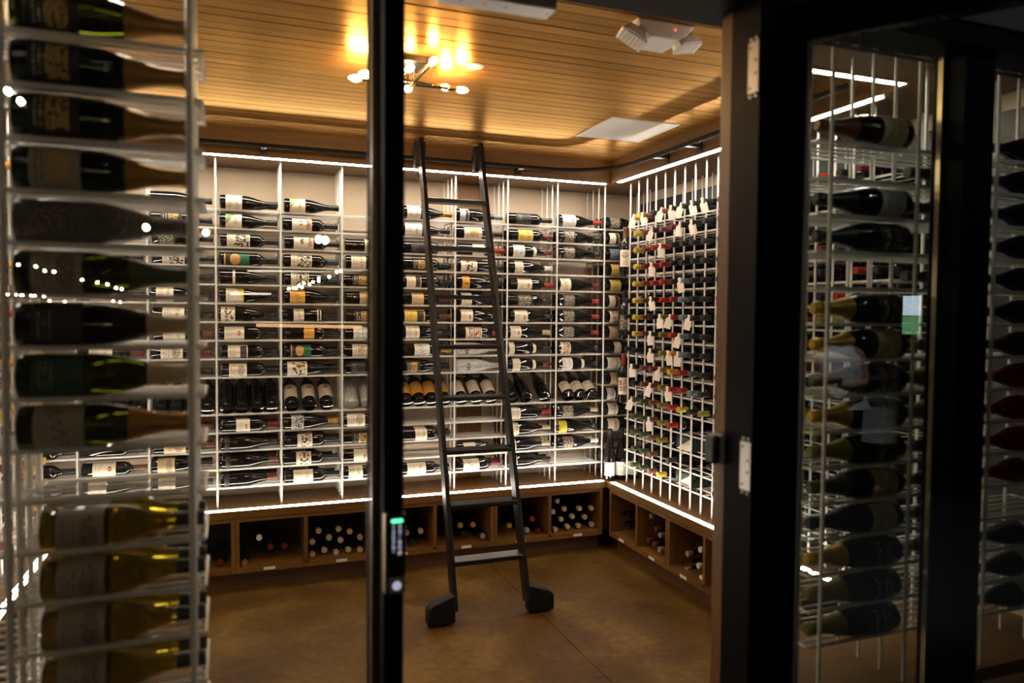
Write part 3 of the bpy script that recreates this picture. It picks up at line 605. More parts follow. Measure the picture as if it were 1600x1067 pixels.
# front racks
FL = [('champ', 'deep_green', ('black', 'gold'), 'foil'), ('champ', 'green', ('black', 'gold'), 'foil'), ('champ', 'green', ('black', 'gold'), 'foil'), ('champ', 'green', ('shaded_cream', 'gold'), 'foil'), ('champ', 'silver', None, None),
      ('champ', 'deep_green', ('shaded_cream', 'crest'), 'green'), ('champ', 'dark', ('black', 'plain'), 'cream'), ('champ', 'deep_green', ('green', 'plain'), 'cream'), ('champ', 'deep_green', ('shaded_cream', 'script'), 'foil'), None,
      ('slope', 'olive', ('shaded_cream', 'crest'), 'black'), ('slope', 'olive', ('shaded_cream', 'crest'), 'black'), ('slope', 'olive', ('shaded_cream', 'crest'), 'black'), ('slope', 'olive', ('shaded_cream', 'crest'), 'black'), ('slope', 'olive', ('shaded_cream', 'crest'), 'black')]
GLW = {'deep_green': 'deep green', 'green': 'dark green', 'silver': 'crinkled silver', 'dark': 'black', 'olive': 'pale olive', 'rose': 'red', 'brown': 'brown'}
for i, e in enumerate(FL):
    if not e: continue
    sh, g, lb, cp = e; cs = {'foil': .19, 'cream': .225}.get(cp)
    x = LX[0]+(.012 if sh == 'champ' else .046)
    bottle(sh, g, lb, cp, (x, FR[0], RZ(i)-.01+zoff(sh)), (1, 0, 0), (0, -1, .02), random.uniform(-.15, .15),
           '%s glass bottle%s, blurred left front rack, %s shelf down' % (GLW[g], ' with %s neck' % CPW[cp] if cp else '', ORD[i]), 'bottles in the left front rack', capstart=cs)
    if i in (10, 11, 12, 13):
        bottle(sh, g, lb, cp, (x, FR[1], RZ(i)-.01+zoff(sh)), (1, 0, 0), (0, -1, .02), 0,
               '%s glass bottle, second row of the left front rack, %s shelf down' % (GLW[g], ORD[i]), 'bottles in the left front rack')
FRR = {1: {0: ('champ', 'brown', 'tan', 'brown'), 2: ('champ', 'dark', 'grey', 'black'), 3: ('champ', 'dark', 'black', 'black'), 5: ('champ', 'green', 'black', 'gold'), 6: ('champ', 'green', 'tan', 'gold'), 7: ('champ', 'dark', 'black', 'green'), 8: ('champ', 'deep_green', 'green', 'gold'), 9: ('champ', 'deep_green', 'black', 'olive'), 10: ('champ', 'brown', 'tan', 'green'), 11: ('champ', 'brown', 'tan', 'black'), 12: ('champ', 'dark', 'black', 'gold'), 13: ('champ', 'green', 'black', 'olive'), 14: ('champ', 'green', 'black', 'olive')},
       2: {1: ('slope', 'deep_green', None, 'black'), 2: ('slope', 'green', None, 'black'), 4: ('slope', 'green', None, 'green'), 6: ('slope', 'dark', None, 'gold'), 7: ('champ', 'deep_green', None, 'olive'), 8: ('champ', 'deep_green', None, 'olive'), 9: ('slope', 'brown', None, 'silver'), 10: ('slope', 'brown', 'tan', 'gold'), 11: ('slope', 'dark', 'cream', 'silver'), 12: ('slope', 'dark', 'cream', 'silver')},
       3: {0: ('slope', 'dark', None, 'black'), 1: ('slope', 'dark', 'grey', 'black'), 2: ('slope', 'green', None, 'black'), 3: ('slope', 'dark', 'white', 'black'), 4: ('slope', 'dark', 'grey', 'black'), 5: ('slope', 'brown', 'tan', 'black'), 6: ('slope', 'brown', 'grey', 'black'), 7: ('slope', 'rose', 'grey', 'darkred'), 8: ('slope', 'rose', 'grey', 'darkred'), 9: ('slope', 'rose', 'grey', 'darkred'), 10: ('slope', 'rose', 'grey', 'darkred'), 12: ('slope', 'green', 'grey', 'black'), 13: ('slope', 'green', 'grey', 'black'), 14: ('slope', 'dark', 'tan', 'black')}}
for c, rows in FRR.items():
    for i, (sh, g, lb, cp) in rows.items():
        bottle(sh, g, (lb, 'lines') if lb else None, cp, (RX[c]-.014 if c < 4 else 0, FR[0]-.045, RZ(i)-.06+zoff(sh)), (-1, 0, 0), (0, -1, .02), random.uniform(-.2, .2),
               '%s glass bottle, %s column behind right glass, %s shelf down' % (GLW[g], ORD[c-1], ORD[i]), 'bottles in the right front rack', capstart=.19 if sh == 'champ' else None)
# cubby bottles: capsule ends facing out; (pixel of the capsule end, colour)
def at(px, py, ax, v):
    d = Fw+Rt*((px-800)/FPX)-Up*((py-533.5)/FPX); t = (v-CAM[ax])/d[ax]; return CAM+d*t
z8 = lambda l: [(300+x*.2691, 780+y_*.2691) for x, y_ in l]
z7 = lambda l: [(620+x*.3373, 520+y_*.3374) for x, y_ in l]
zr = lambda l: [(900+x*.375, 540+y_*.375) for x, y_ in l]
CUB = [('third from the keypad post, left', 0, z8([(75, 380), (165, 355)]), ['gold', 'darkred']), ('second from the keypad post, left', 0, z8([(390, 215), (455, 268), (538, 262), (305, 360)]), ['white', 'darkred', 'darkred', 'gold']),
       ('beside the keypad post, left', 0, z8([(735, 175), (850, 165), (915, 180), (795, 215), (862, 230), (975, 213), (698, 240), (768, 287), (698, 312), (836, 300), (907, 285), (975, 285)]), ['cream']*12),
       ('beside the keypad post, right', 0, z7([(110, 912), (45, 920), (72, 962)]), ['cream', 'gold', 'black']), ('behind the ladder', 0, z7([(294, 886), (352, 883), (397, 935), (305, 925)]), ['gold', 'gold', 'silver', 'black']),
       ('just right of the ladder', 0, z7([(520, 887), (603, 908), (627, 857), (655, 910)]), ['gold', 'silver', 'red', 'darkred']),
       ('last on the back wall', 0, z7([(742, 773), (775, 810), (845, 808), (900, 807), (722, 823), (760, 857), (812, 845), (870, 848), (733, 905), (790, 892), (840, 887), (902, 882)]), ['cream']*12),
       ('first on the right side', 1, zr([(196, 695), (222, 703), (205, 735), (224, 745)]), ['black']*4), ('second on the right side', 1, zr([(317, 705), (338, 760), (305, 808), (330, 823), (355, 785), (353, 845)]), ['silver', 'brown', 'brown', 'brown', 'silver', 'silver']),
       ('third on the right side', 1, zr([(470, 862), (423, 898), (465, 927), (515, 912), (523, 845), (527, 963)]), ['silver', 'red', 'silver', 'white', 'white', 'white'])]
for nm, side, pts, cols in CUB:
    for j, ((px, py), c_) in enumerate(zip(pts, cols)):
        dp = random.uniform(.05, .075)
        p = at(px, py, 1 if side == 0 else 0, dp)
        if side == 0: base = (p.x, p.y+.288, p.z-.012); ax_ = (0, -1, .02)
        else: base = (p.x+.288, p.y, p.z-.012); ax_ = (-1, 0, .02)
        bottle('slim', 'dark', None, c_, base, ax_, (0, 0, 1), 0, capstart=.268, label='%s capped bottle, cubby %s, %s counted from upper left' % (CPW[c_], nm, ORD[j]), group='bottles in the base cubbies')
# the bottles behind the front ones, too many and too hidden to count, some added to darken the wall
mats = []; mb = MB()
def midx(m):
    if m not in mats: mats.append(m)
    return mats.index(m)
for sh, g, cp, base, ax_, lb, lr in spare:
    s = SH[sh]; z = Vector(ax_); x = Vector((0, -1, 0)) if abs(z.y) < .5 else Vector((0, 0, 1)); M4 = basis(x, z.cross(x), z, base)
    mb.lathe([(r, h) for r, h in s['p'] if h < .26]+[(.0142, s['L']-.01)], 10, M4, midx(GL[g]))
    if cp: mb.lathe([(.0149, s['cap']), (.0152, s['L']-.012), (.0155, s['L'])], 10, M4, midx(CAP[cp]))
    if lb:
        z0, z1 = lr or s['lab']; mb.lathe([(s['r']+.0006, z0), (s['r']+.0006, z1)], 12, M4, midx(label_mat(lb[0], 'plain')), False)
so = link('bottle_stock', mb.mesh('bottle_stock', 45), mats); tag(so, 'reserve bottles in rows behind the front ones, some added to darken the wall', 'bottles', None, 'stuff')

# ------------------------------------------------------------------ rolling ladder and its rail
rail = empty('ladder_rail', (-.5, -.09, 2.342)); p = rail.location
pts = [(-2.95-p.x, 0, 0), (-.45-p.x, 0, 0)]+[(-.45+.36*math.sin(a)-p.x, -.36*(1-math.cos(a)), 0) for a in [PI/2*k/10 for k in range(1, 11)]]+[(-.09-p.x, -1.9, 0)]
obj('rail_tube', MB().tube(pts, .0115, 10), M['rubber'], rail, 50)
for x in (-2.7, -2.05, -1.45, -.62, -.2):
    if x < -.4: obj('bracket', MB().box(x-p.x-.014, x-p.x+.014, .0, .088, -.008, .008).box(x-p.x-.02, x-p.x+.02, .084, .0895, -.03, .03), M['black'], rail)
for y in (-.55, -.85, -1.3): obj('bracket', MB().box(-.09-p.x, -.002-p.x, y-.014, y+.014, -.008, .008).box(-.006-p.x, -.001-p.x, y-.02, y+.02, -.03, .03), M['black'], rail)
tag(rail, 'black tubular ladder rail curving along the bulkhead', 'rail')
ld = empty('library_ladder', (-1.03, -.75, 0)); p = Vector(ld.location)
def stl(t, xa, xb): return Vector((xa+(xb-xa)*t, -.14-.62*t, 2.43-2.37*t))-p
A = Vector((0, -.62, -2.37)).normalized(); Nn = Vector((0, -A.z, A.y))
for xa, xb, s in ((-1.244, -1.218, -1), (-.906, -.842, 1)):
    a, b_ = stl(0, xa, xb), stl(1, xa, xb); mb = MB()
    V = [pnt+Vector((dx, 0, 0))+Nn*dn for pnt in (a, b_) for dx, dn in ((-.011, -.034), (.011, -.034), (.011, .034), (-.011, .034))]
    mb.add(V, [(0, 1, 2, 3), (7, 6, 5, 4), (0, 4, 5, 1), (1, 5, 6, 2), (2, 6, 7, 3), (3, 7, 4, 0)])
    obj('stile', mb, M['ladder'], ld, None, .003)
    # hanger plate with roller and catch loop at the top
    hg = obj('hanger', MB().box(xa-.03-p.x, xa+.03-p.x, -.145-p.y, -.105-p.y, 2.285, 2.425).lathe([(.03, 0), (.03, .022)], 16, basis((1, 0, 0), (0, 0, 1), (0, -1, 0), (xa-p.x, -.08-p.y, 2.365))), M['black'], ld, 40, .004)
    obj('catch_loop', MB().tube([(xa-.012-p.x+.013*math.sin(k*PI/8), -.15-p.y, 2.265+.032*math.cos(k*PI/8)) for k in range(16)], .0028, 6, 0, True), M['black'], hg)
    # wheel housing: rounded quadrant reaching outward
    prof = [(0, .0), (.135, 0), (.135, .045)]+[(.135-.06+.06*math.cos(t), .06+.045*math.sin(t)) for t in (.25, .6, .95, 1.3)]+[(.05, .118), (0, .135)]
    wh = obj('wheel_housing', MB().prism(prof, .062, basis((s, 0, 0), (0, 0, 1), (0, -s, 0) if s > 0 else (0, 1, 0), (xb+s*.002-p.x, -.725-p.y if s > 0 else -.787-p.y, .012))), M['rubber'], ld, 30, .006)
    obj('wheel', MB().lathe([(.03, -.015), (.034, -.008), (.034, .008), (.03, .015)], 18, basis((1, 0, 0), (0, 0, 1), (0, -1, 0), (xb+s*.075-p.x, -.756-p.y, .034))), M['black'], wh, 40)
for k in range(8):
    z = 2.092-.2585*k; t = (2.43-z)/2.37; a, b_ = stl(t, -1.244, -1.218), stl(t, -.906, -.842)
    obj('tread', B(a.x+.010, b_.x-.010, a.y-.05, a.y+.042, a.z-.011, a.z+.011), M['ladder'], ld, None, .004)
for xa, xb in ((-1.244, -1.218), (-.906, -.842)):
    for k in range(8):
        t = (2.43-(2.092-.2585*k))/2.37; c = stl(t, xa, xb)
        obj('bolt', MB().lathe([(.004, 0), (.003, .002)], 8, basis((0, 0, 1), (0, 1, 0), (-1, 0, 0), (c.x-.0108, c.y, c.z))), M['black'], ld)
tag(ld, 'black rolling library ladder leaning on the back rack rail', 'ladder')

# ------------------------------------------------------------------ ceiling fittings
ch = empty('ceiling_light', (-1.60, -1.365, ZCE)); p = ch.location
obj('canopy', B(-.075, .065, -.065, .075, -.022, 0), M['black'], ch, None, .003)
for (x, y) in ((-.03, .03), (.0, .045), (.025, .06), (.045, .045)): obj('stem', MB().tube([(x, y, -.021), (x, y+.01, -.066)], .0035, 8), M['black'], ch, 40)
def arm(a, b_):
    a, b_ = Vector(a)-p, Vector(b_)-p; d = (b_-a).normalized()
    rd = obj('rod', MB().tube([a+d*.082, b_-d*.082], .0062, 10), M['black'], ch, 40)
    for e, s_ in ((a, 1), (b_, -1)):
        q0 = e+d*s_*.082; x = d.orthogonal().normalized(); Z = d*-s_; M4 = basis(x, Z.cross(x), Z, q0)
        obj('socket', MB().lathe([(.007, -.003), (.0095, 0), (.0095, .032), (.0085, .035)], 14, M4), M['brass'], rd, 40)
        obj('bulb', MB().lathe([(.006, .034), (.010, .042), (.0128, .052), (.0128, .061), (.0095, .071), (.005, .079), (.0015, .082)], 14, M4), M['bulb'], rd, 60)
arm((-1.80, -1.294, 2.372), (-1.335, -1.306, 2.372)); arm((-1.765, -1.318, 2.387), (-1.39, -1.258, 2.387))
arm((-1.572, -1.255, 2.357), (-1.526, -1.535, 2.404)); arm((-1.665, -1.20, 2.377), (-1.585, -1.435, 2.398))
tag(ch, 'black ceiling light with crossed rods and glowing bulbs', 'lamp')
o = obj('ceiling_disc', MB().lathe([(.034, .0), (.034, -.002), (.030, -.005), (.001, -.005)], 24, Matrix.Translation((-1.336, -1.40, ZCE))), M['white_plastic'], None, 40)
tag(o, 'small round white cover on the wooden ceiling', 'ceiling cover')
pn = empty('access_panel', (-.306, -.732, ZCE)); 
obj('panel_frame', MB().box(-.192, .186, -.21, -.198, -.006, 0).box(-.192, .186, .188, .2, -.006, 0).box(-.192, -.18, -.198, .188, -.006, 0).box(.174, .186, -.198, .188, -.006, 0), M['white_plastic'], pn)
obj('panel_plate', B(-.18, .174, -.198, .188, -.004, 0), M['white_plastic'], pn)
tag(pn, 'flat white square panel set in the wooden ceiling', 'panel')
em = empty('emergency_light', (-.895, -1.99, ZCE)); p = em.location
obj('housing', MB().prism([(-.108, 0), (.108, 0), (.058, -.056), (-.058, -.056)], .125, basis((1, 0, 0), (0, 0, 1), (0, -1, 0), (0, .065, 0))), M['white_plastic'], em, None, .006)
obj('indicator', MB().lathe([(.004, 0), (.002, .003)], 10, basis((1, 0, 0), (0, 0, 1), (0, -1, 0), (.03, -.06, -.022))), M['red_led'], em)
for sx, Z in ((-1, (-.5, -.25, -.83)), (1, (.22, -.3, -.92))):
    Z = Vector(Z).normalized(); X = Vector((1, 0, 0)); X = (X-Z*X.dot(Z)).normalized(); c0 = Vector((sx*(.112 if sx < 0 else .088), -.035, -.054)); M4 = basis(X, Z.cross(X), Z, c0)
    hd = MB(); secs = [(.02, .012, -.034), (.036, .024, -.024), (.046, .030, -.004), (.048, .031, .012)]; V = []; n = 16
    for wx, wy, zz in secs:
        for k in range(n):
            ca, sa = math.cos(2*PI*k/n), math.sin(2*PI*k/n); e_ = .55
            V.append(M4 @ Vector((wx*math.copysign(abs(ca)**e_, ca), wy*math.copysign(abs(sa)**e_, sa), zz)))
    hd.add(V, [(i*n+k, i*n+(k+1) % n, (i+1)*n+(k+1) % n, (i+1)*n+k) for i in range(3) for k in range(n)]+[tuple(range(n))[::-1], tuple(3*n+k for k in range(n))])
    ho = obj('lamp_head', hd, M['white_plastic'], em, 40)
    ln_ = MB()
    for k in range(7):
        x_ = -.040+.0133*k; ln_.tube([M4 @ Vector((x_, -.025, .0125)), M4 @ Vector((x_, .025, .0125))], .0062, 6)
    obj('lens', ln_, M['lens'], ho, 60)
    obj('swivel', MB().tube([(sx*.078, -.01, -.03), c0-Z*.03], .012, 10), M['white_plastic'], ho, 40)
tag(em, 'white twin-head emergency light on the ceiling by the door', 'emergency light')

# ------------------------------------------------------------------ glass front: jambs, header, panes, open door
HZ = 2.202
j1 = struct(obj('trim_6', B(-1.938, -1.897, -2.70, -2.565, 0, HZ), M['frame_black'], None, None, .002), 'black metal door post carrying the keypad', 'door post')
obj('glazing_bead', B(-1.952, -1.938, -2.645, -2.625, 0, HZ), M['bronze'], j1); obj('glazing_bead', B(-1.952, -1.938, -2.60, -2.585, 0, HZ), M['frame_black'], j1)
j2 = struct(obj('trim_7', B(-1.126, -1.078, -2.80, -2.70, 0, HZ), M['frame_black'], None, None, .002), 'black metal hinge jamb right of the doorway', 'door post')
obj('jamb_return', B(-1.0775, -1.029, -2.745, -2.6995, 0, HZ), M['frame_black'], j2)
j3 = struct(obj('trim_8', B(-1.126, -1.05, -2.6995, -2.658, 0, HZ), M['oak_z'], None, None, .002), 'narrow wooden lining strip on the right door jamb', 'door lining')
struct(obj('trim_9', B(WL, WR, -2.75, -2.60, HZ, 2.255), M['frame_black'], None, None, .002), 'black header beam over the glass front', 'header')
mu = struct(obj('trim_10', B(-.40, -.29, -2.72, -2.62, 0, HZ), M['frame_black'], None, None, .002), 'dark upright mullion seen through the open door glass', 'mullion')
obj('lit_edge_strip', B(-.412, -.4005, -2.66, -2.645, 0, HZ), M['champ_metal'], mu)  # gold metal strip stands in for light on the mullion's inner side
struct(obj('wall_front', B(WL-.1, 3.2, -2.76, -2.66, 2.2555, 3.2), M['grey_wall']), 'grey plastered wall above the glass front', 'wall')
def window(name, lab, x0, x1):
    r = struct(empty(name, ((x0+x1)/2, -2.635, 0)), lab, 'window'); h = (x1-x0)/2
    obj('pane', B(-h+.001, h-.001, -.005, .005, .06, HZ-.002), M['pane'], r)
    obj('bottom_rail', B(-h+.001, h-.001, -.03, .03, 0, .06), M['frame_black'], r)
window('window_1', 'fixed clear glass pane left of the keypad post', WL, -1.953)
window('window_2', 'fixed glass pane behind the open door', -1.028, -.414)
window('window_3', 'fixed glass pane right of the dark mullion', -.288, WR+.0)
th = math.radians(56); dv = Vector((math.cos(th), -math.sin(th), 0)); nv = Vector((-math.sin(th), -math.cos(th), 0))   # nv: towards the camera side
dr = struct(empty('door_1', (-1.058, -2.775, 0)), 'black framed glass door standing open on the right', 'door')
dr.matrix_world = basis(dv, -nv, (0, 0, 1), (-1.058, -2.775, .0))
DW, DT = .80, .022
obj('stile', B(0, .062, 0, 2*DT, .01, 2.19), M['frame_black'], dr, None, .002); obj('stile', B(DW-.062, DW, 0, 2*DT, .01, 2.19), M['frame_black'], dr, None, .002)
obj('top_rail', B(.062, DW-.062, 0, 2*DT, 2.107, 2.19), M['frame_black'], dr); obj('bottom_rail', B(.062, DW-.062, 0, 2*DT, .01, .16), M['frame_black'], dr)
obj('pane', B(.0665, DW-.0665, .016, .024, .161, 2.106), M['door_pane'], dr)
obj('glazing_bead', B(.0625, .0665, .004, .03, .161, 2.106), M['alum'], dr)
hi_ = basis((1, 0, 0), (0, 1, 0), (0, 0, 1))
for z0, z1 in ((1.992, 2.105), (1.10, 1.21), (.25, .36)):
    h = obj('hinge', MB().box(-1.1295, -1.1262, -2.797, -2.762, z0, z1), M['steel'], j2)
    for zz, yy in ((z0+.012, -2.770), (z1-.012, -2.770), (z0+.042, -2.788), (z1-.042, -2.788)): obj('screw', MB().lathe([(.0035, 0), (.003, .0012)], 8, basis((0, 0, 1), (0, 1, 0), (-1, 0, 0), (-1.1295, yy, zz))), M['black'], h)
    for yy in (-2.770, -2.788):
        for zz in (z0-.007, z1+.007): obj('knuckle', MB().lathe([(.0045, 0), (.004, .003), (.001, .004)], 10, basis((0, 0, 1), (0, 1, 0), (-1, 0, 0), (-1.1262, yy, zz))), M['steel'], h, 60)
# keypad lock on the post
kp = empty('keypad_lock', (-1.9175, -2.70, 1.0205)); 
obj('housing', B(-.0195, .0195, -.026, 0, -.079, .079), M['black'], kp, None, .003)
obj('side_trim', B(-.0225, -.0197, -.024, -.002, -.078, .078), M['champ_metal'], kp)
def rr_poly(w_, h_, r_, n=5):
    return [(sx*(w_/2-r_)+r_*math.cos(a), sy*(h_/2-r_)+r_*math.sin(a)) for sx, sy, a0 in ((1, 1, 0), (-1, 1, PI/2), (-1, -1, PI), (1, -1, 3*PI/2)) for a in [a0+PI/2*k/n for k in range(n+1)]]
face = lambda x, z: basis((1, 0, 0), (0, 0, 1), (0, -1, 0), (x, -.026, z))
obj('status_light', MB().prism(rr_poly(.023, .0065, .003), .001, face(.001, .066)), M['green_led'], kp)
keys = '1234567890*#'
for n_, ch_ in enumerate(keys):
    x, z = (-.006, .0065)[n_ % 2], .0545-.0104*(n_//2)
    k_ = obj('key', MB().prism(rr_poly(.0088, .0085, .0035), .0008, face(x, z)), M['black'], kp)
    cu = bpy.data.curves.new('d', 'FONT'); cu.body = ch_; cu.size = .0105; cu.offset = .0004; cu.align_x = 'CENTER'; cu.align_y = 'CENTER'
    t = bpy.data.objects.new('d', cu); col.objects.link(t); me = bpy.data.meshes.new_from_object(t.evaluated_get(bpy.context.evaluated_depsgraph_get())); bpy.data.objects.remove(t)
    me.transform(basis((1, 0, 0), (0, 0, 1), (0, -1, 0), (x, -.0271, z))); link('digit', me, M['key_white'], k_)
rg_ = MB(); n = 20
rg_.add([(.001+r*math.cos(2*PI*k/n), yy, -.0635+r*math.sin(2*PI*k/n)) for r, yy in ((.0028, -.0264), (.0028, -.0284), (.0075, -.0284), (.0085, -.0264)) for k in range(n)], [(i*n+k, i*n+(k+1) % n, (i+1)*n+(k+1) % n, (i+1)*n+k) for i in range(3) for k in range(n)])
obj('ring_button', rg_, M['key_white'], kp, 40); obj('card_reader', B(-.016, .018, -.0266, -.026, -.078, -.046), M['grey_plastic'], kp)
tag(kp, 'black keypad lock with green status light on the door post', 'keypad')
mg = empty('door_magnet', (-1.66, -2.565, 2.193))
obj('housing', MB().box(-.133, .133, -.034, .03, -.012, .06), M['alum'], mg, None, .003)
obj('magnet_face', B(-.118, .065, -.0352, -.0342, .004, .05), M['black'], mg)
obj('end_cover', B(.071, .131, -.0362, -.0342, -.010, .058), M['grey_plastic'], mg)
for x in (-.12, -.085, -.03, .02, .12): obj('screw', MB().lathe([(.003, 0), (.002, -.001)], 8, Matrix.Translation((x, -.005, -.012))), M['black'], mg)
tag(mg, 'grey magnetic lock bar under the door header', 'door lock')
bxo = empty('door_reader', (-1.126, -2.672, 1.178)); obj('back_plate', B(-.012, 0, -.03, .012, -.036, .036), M['grey_plastic'], bxo, None, .002); obj('cover', B(-.032, -.012, -.028, .010, -.034, .034), M['black'], bxo, None, .006)
tag(bxo, 'small black reader box on the inner side of the right jamb', 'reader')

# ------------------------------------------------------------------ the dark restaurant outside, met in the glass reflections
fo = struct(obj('floor_outside', B(-9.2, 4, -10, -2.8505, -.06, 0), M['ext_dark']), 'dark floor of the room in front of the glass', 'floor')
struct(obj('wall_outside', B(-9.2, 4, -10.1, -10, 0, 3.4), M['ext_dark']), 'dark wall of the dining room opposite the glass', 'wall')
YM = 2*-2.6405
def string(lab, pts, yv, rad):
    """bulbs that hang in the dining room; the pane shows them mirrored at depth yv"""
    P = []
    for px, py in pts:
        v = at(px, py, 1, yv); P.append(Vector((v.x, YM-yv-.25*random.random(), v.z)))
    r = empty('string_lights', P[0]); o = r.location.copy()
    obj('cord', MB().tube([q_-o+Vector((0, 0, rad+.012)) for q_ in P], .003, 6), M['rubber'], r)
    bm_ = MB().lathe([(.3*rad, -rad), (.8*rad, -.6*rad), (rad, 0), (.8*rad, .6*rad), (.4*rad, rad)], 12).mesh('bulb', 60); bm_.materials.append(M['string_bulb'])
    for q_ in P: link('bulb', bm_, None, r, q_-o)
    tag(r, lab, 'string lights', 'bulb strings in the dining room')
zz2 = lambda l: [(330+x/5.08, 430+y_/5.08) for x, y_ in l]
string('string of small warm bulbs mirrored in the pane beside the post', zz2([(625, 105), (672, 97), (692, 99), (715, 76), (740, 90), (755, 57), (783, 72), (822, 48), (880, 37), (880, 14), (945, 10), (1010, -30), (1050, -40)]), 2.2, .0145)
string('pair of larger warm bulbs mirrored above the short string', [(500.5, 372), (512, 372.5)], 1.2, .03)
string('string of warm bulbs mirrored over the left front bottles', [(x*.3374, 340+y_*.3374) for x, y_ in ((80, 217), (148, 222), (187, 242), (248, 250), (375, 287), (425, 295), (478, 305), (516, 322), (550, 328))], 2.2, .015)
string('row of tiny warm bulbs mirrored low over the left bottles', [(x*.3374, 340+y_*.3374) for x, y_ in ((2, 354), (40, 355), (70, 357), (95, 359), (120, 360), (150, 362), (180, 364), (220, 385), (283, 389), (505, 385), (545, 390))], 3.0, .014)
string('few large warm bulbs mirrored near the left rack post', [(7, 137), (22, 148), (225, 352), (320, 357)], .6, .024)
def tube_lamp(lab, a, b_, yv, m, r_=.008):
    A_, B_ = at(*a, 1, yv), at(*b_, 1, yv); A_.y = B_.y = YM-yv
    r = empty('tube_lamp', A_); o = r.location.copy()
    obj('tube', MB().tube([Vector((0, 0, 0)), B_-o], r_, 8), m, r, 50); d = (B_-o).normalized()
    obj('end_cap', MB().tube([-d*.02, d*.002], r_*1.25, 8), M['rubber'], r, 50); obj('end_cap', MB().tube([B_-o-d*.002, B_-o+d*.02], r_*1.25, 8), M['rubber'], r, 50)
    obj('shade', MB().box(-.01, (B_-o).x+.01, -.02, .02, r_+.004, r_+.012), M['rubber'], r)
    tag(r, lab, 'lamp', 'tube lamps in the dining room')
tube_lamp('long pale tube lamp mirrored in the pane beside the post', (386, 423), (566, 424), 2.4, M['tube'])
tube_lamp('short pale tube lamp mirrored in the pane', (360, 459), (424, 459), 2.0, M['tube'])
tube_lamp('long orange tube lamp mirrored in the pane', (400, 508), (566, 511), 2.0, M['tube_warm'], .013)
# what the open door's pane mirrors: follow a pixel's line of sight to the pane and on
pn_ = nv.normalized(); pp_ = dr.matrix_world @ Vector((.3, .016, 1))
def mirror(px, py, path):
    d = Fw+Rt*((px-800)/FPX)-Up*((py-533.5)/FPX); d.normalize(); t = (pp_-CAM).dot(pn_)/d.dot(pn_); h_ = CAM+d*t; d2 = d-2*d.dot(pn_)*pn_
    return h_+d2*(path-t)
wa_, wb_ = mirror(1411, 462, 8.6), mirror(1438, 524, 8.6)
wv = Vector((wb_.x-wa_.x, wb_.y-wa_.y, 0)).normalized(); wn = wv.cross(Vector((0, 0, 1))); ww = (Vector((wb_.x, wb_.y, 0))-Vector((wa_.x, wa_.y, 0))).length; hw = wa_.z-wb_.z
wo = struct(empty('window_4', (wa_.x, wa_.y, wb_.z)), 'narrow bright window across the dining room mirrored in the door', 'window'); wo.matrix_world = basis(wv, wn, (0, 0, 1), (wa_.x, wa_.y, wb_.z))
obj('pane', B(0, ww, 0, .01, hw*.5, hw), M['day'], wo); obj('pane', B(0, ww, 0, .01, hw*.02, hw*.48), M['day_green'], wo); obj('frame', MB().box(-.04, 0, -.02, .03, -.04, hw+.04).box(ww, ww+.04, -.02, .03, -.04, hw+.04).box(0, ww, -.02, .03, hw, hw+.04).box(0, ww, -.02, .03, -.04, 0), M['black'], wo)
SKIN = plain('skin', (.42, .24, .16), .5); HAIR = plain('dark_hair', (.02, .012, .008), .45); WHITE_C = plain('white_cotton', (.8, .8, .82), .8); GREY_C = plain('grey_cotton', (.28, .28, .3), .8); DARK_C = plain('dark_cloth', (.02, .02, .024), .8)
def skin(name, verts, edges, radii, mat, parent, sub=2):
    me = bpy.data.meshes.new(name); me.from_pydata(verts, edges, []); o = bpy.data.objects.new(name, me); col.objects.link(o); me.materials.append(mat)
    md = o.modifiers.new('skin', 'SKIN'); md.use_smooth_shade = True
    for i_, v in enumerate(me.skin_vertices[0].data):
        r_ = radii[i_]; v.radius = r_ if isinstance(r_, tuple) else (r_, r_); v.use_root = i_ == 0
    sd = o.modifiers.new('sub', 'SUBSURF'); sd.levels = sd.render_levels = sub
    o.parent = parent; return o
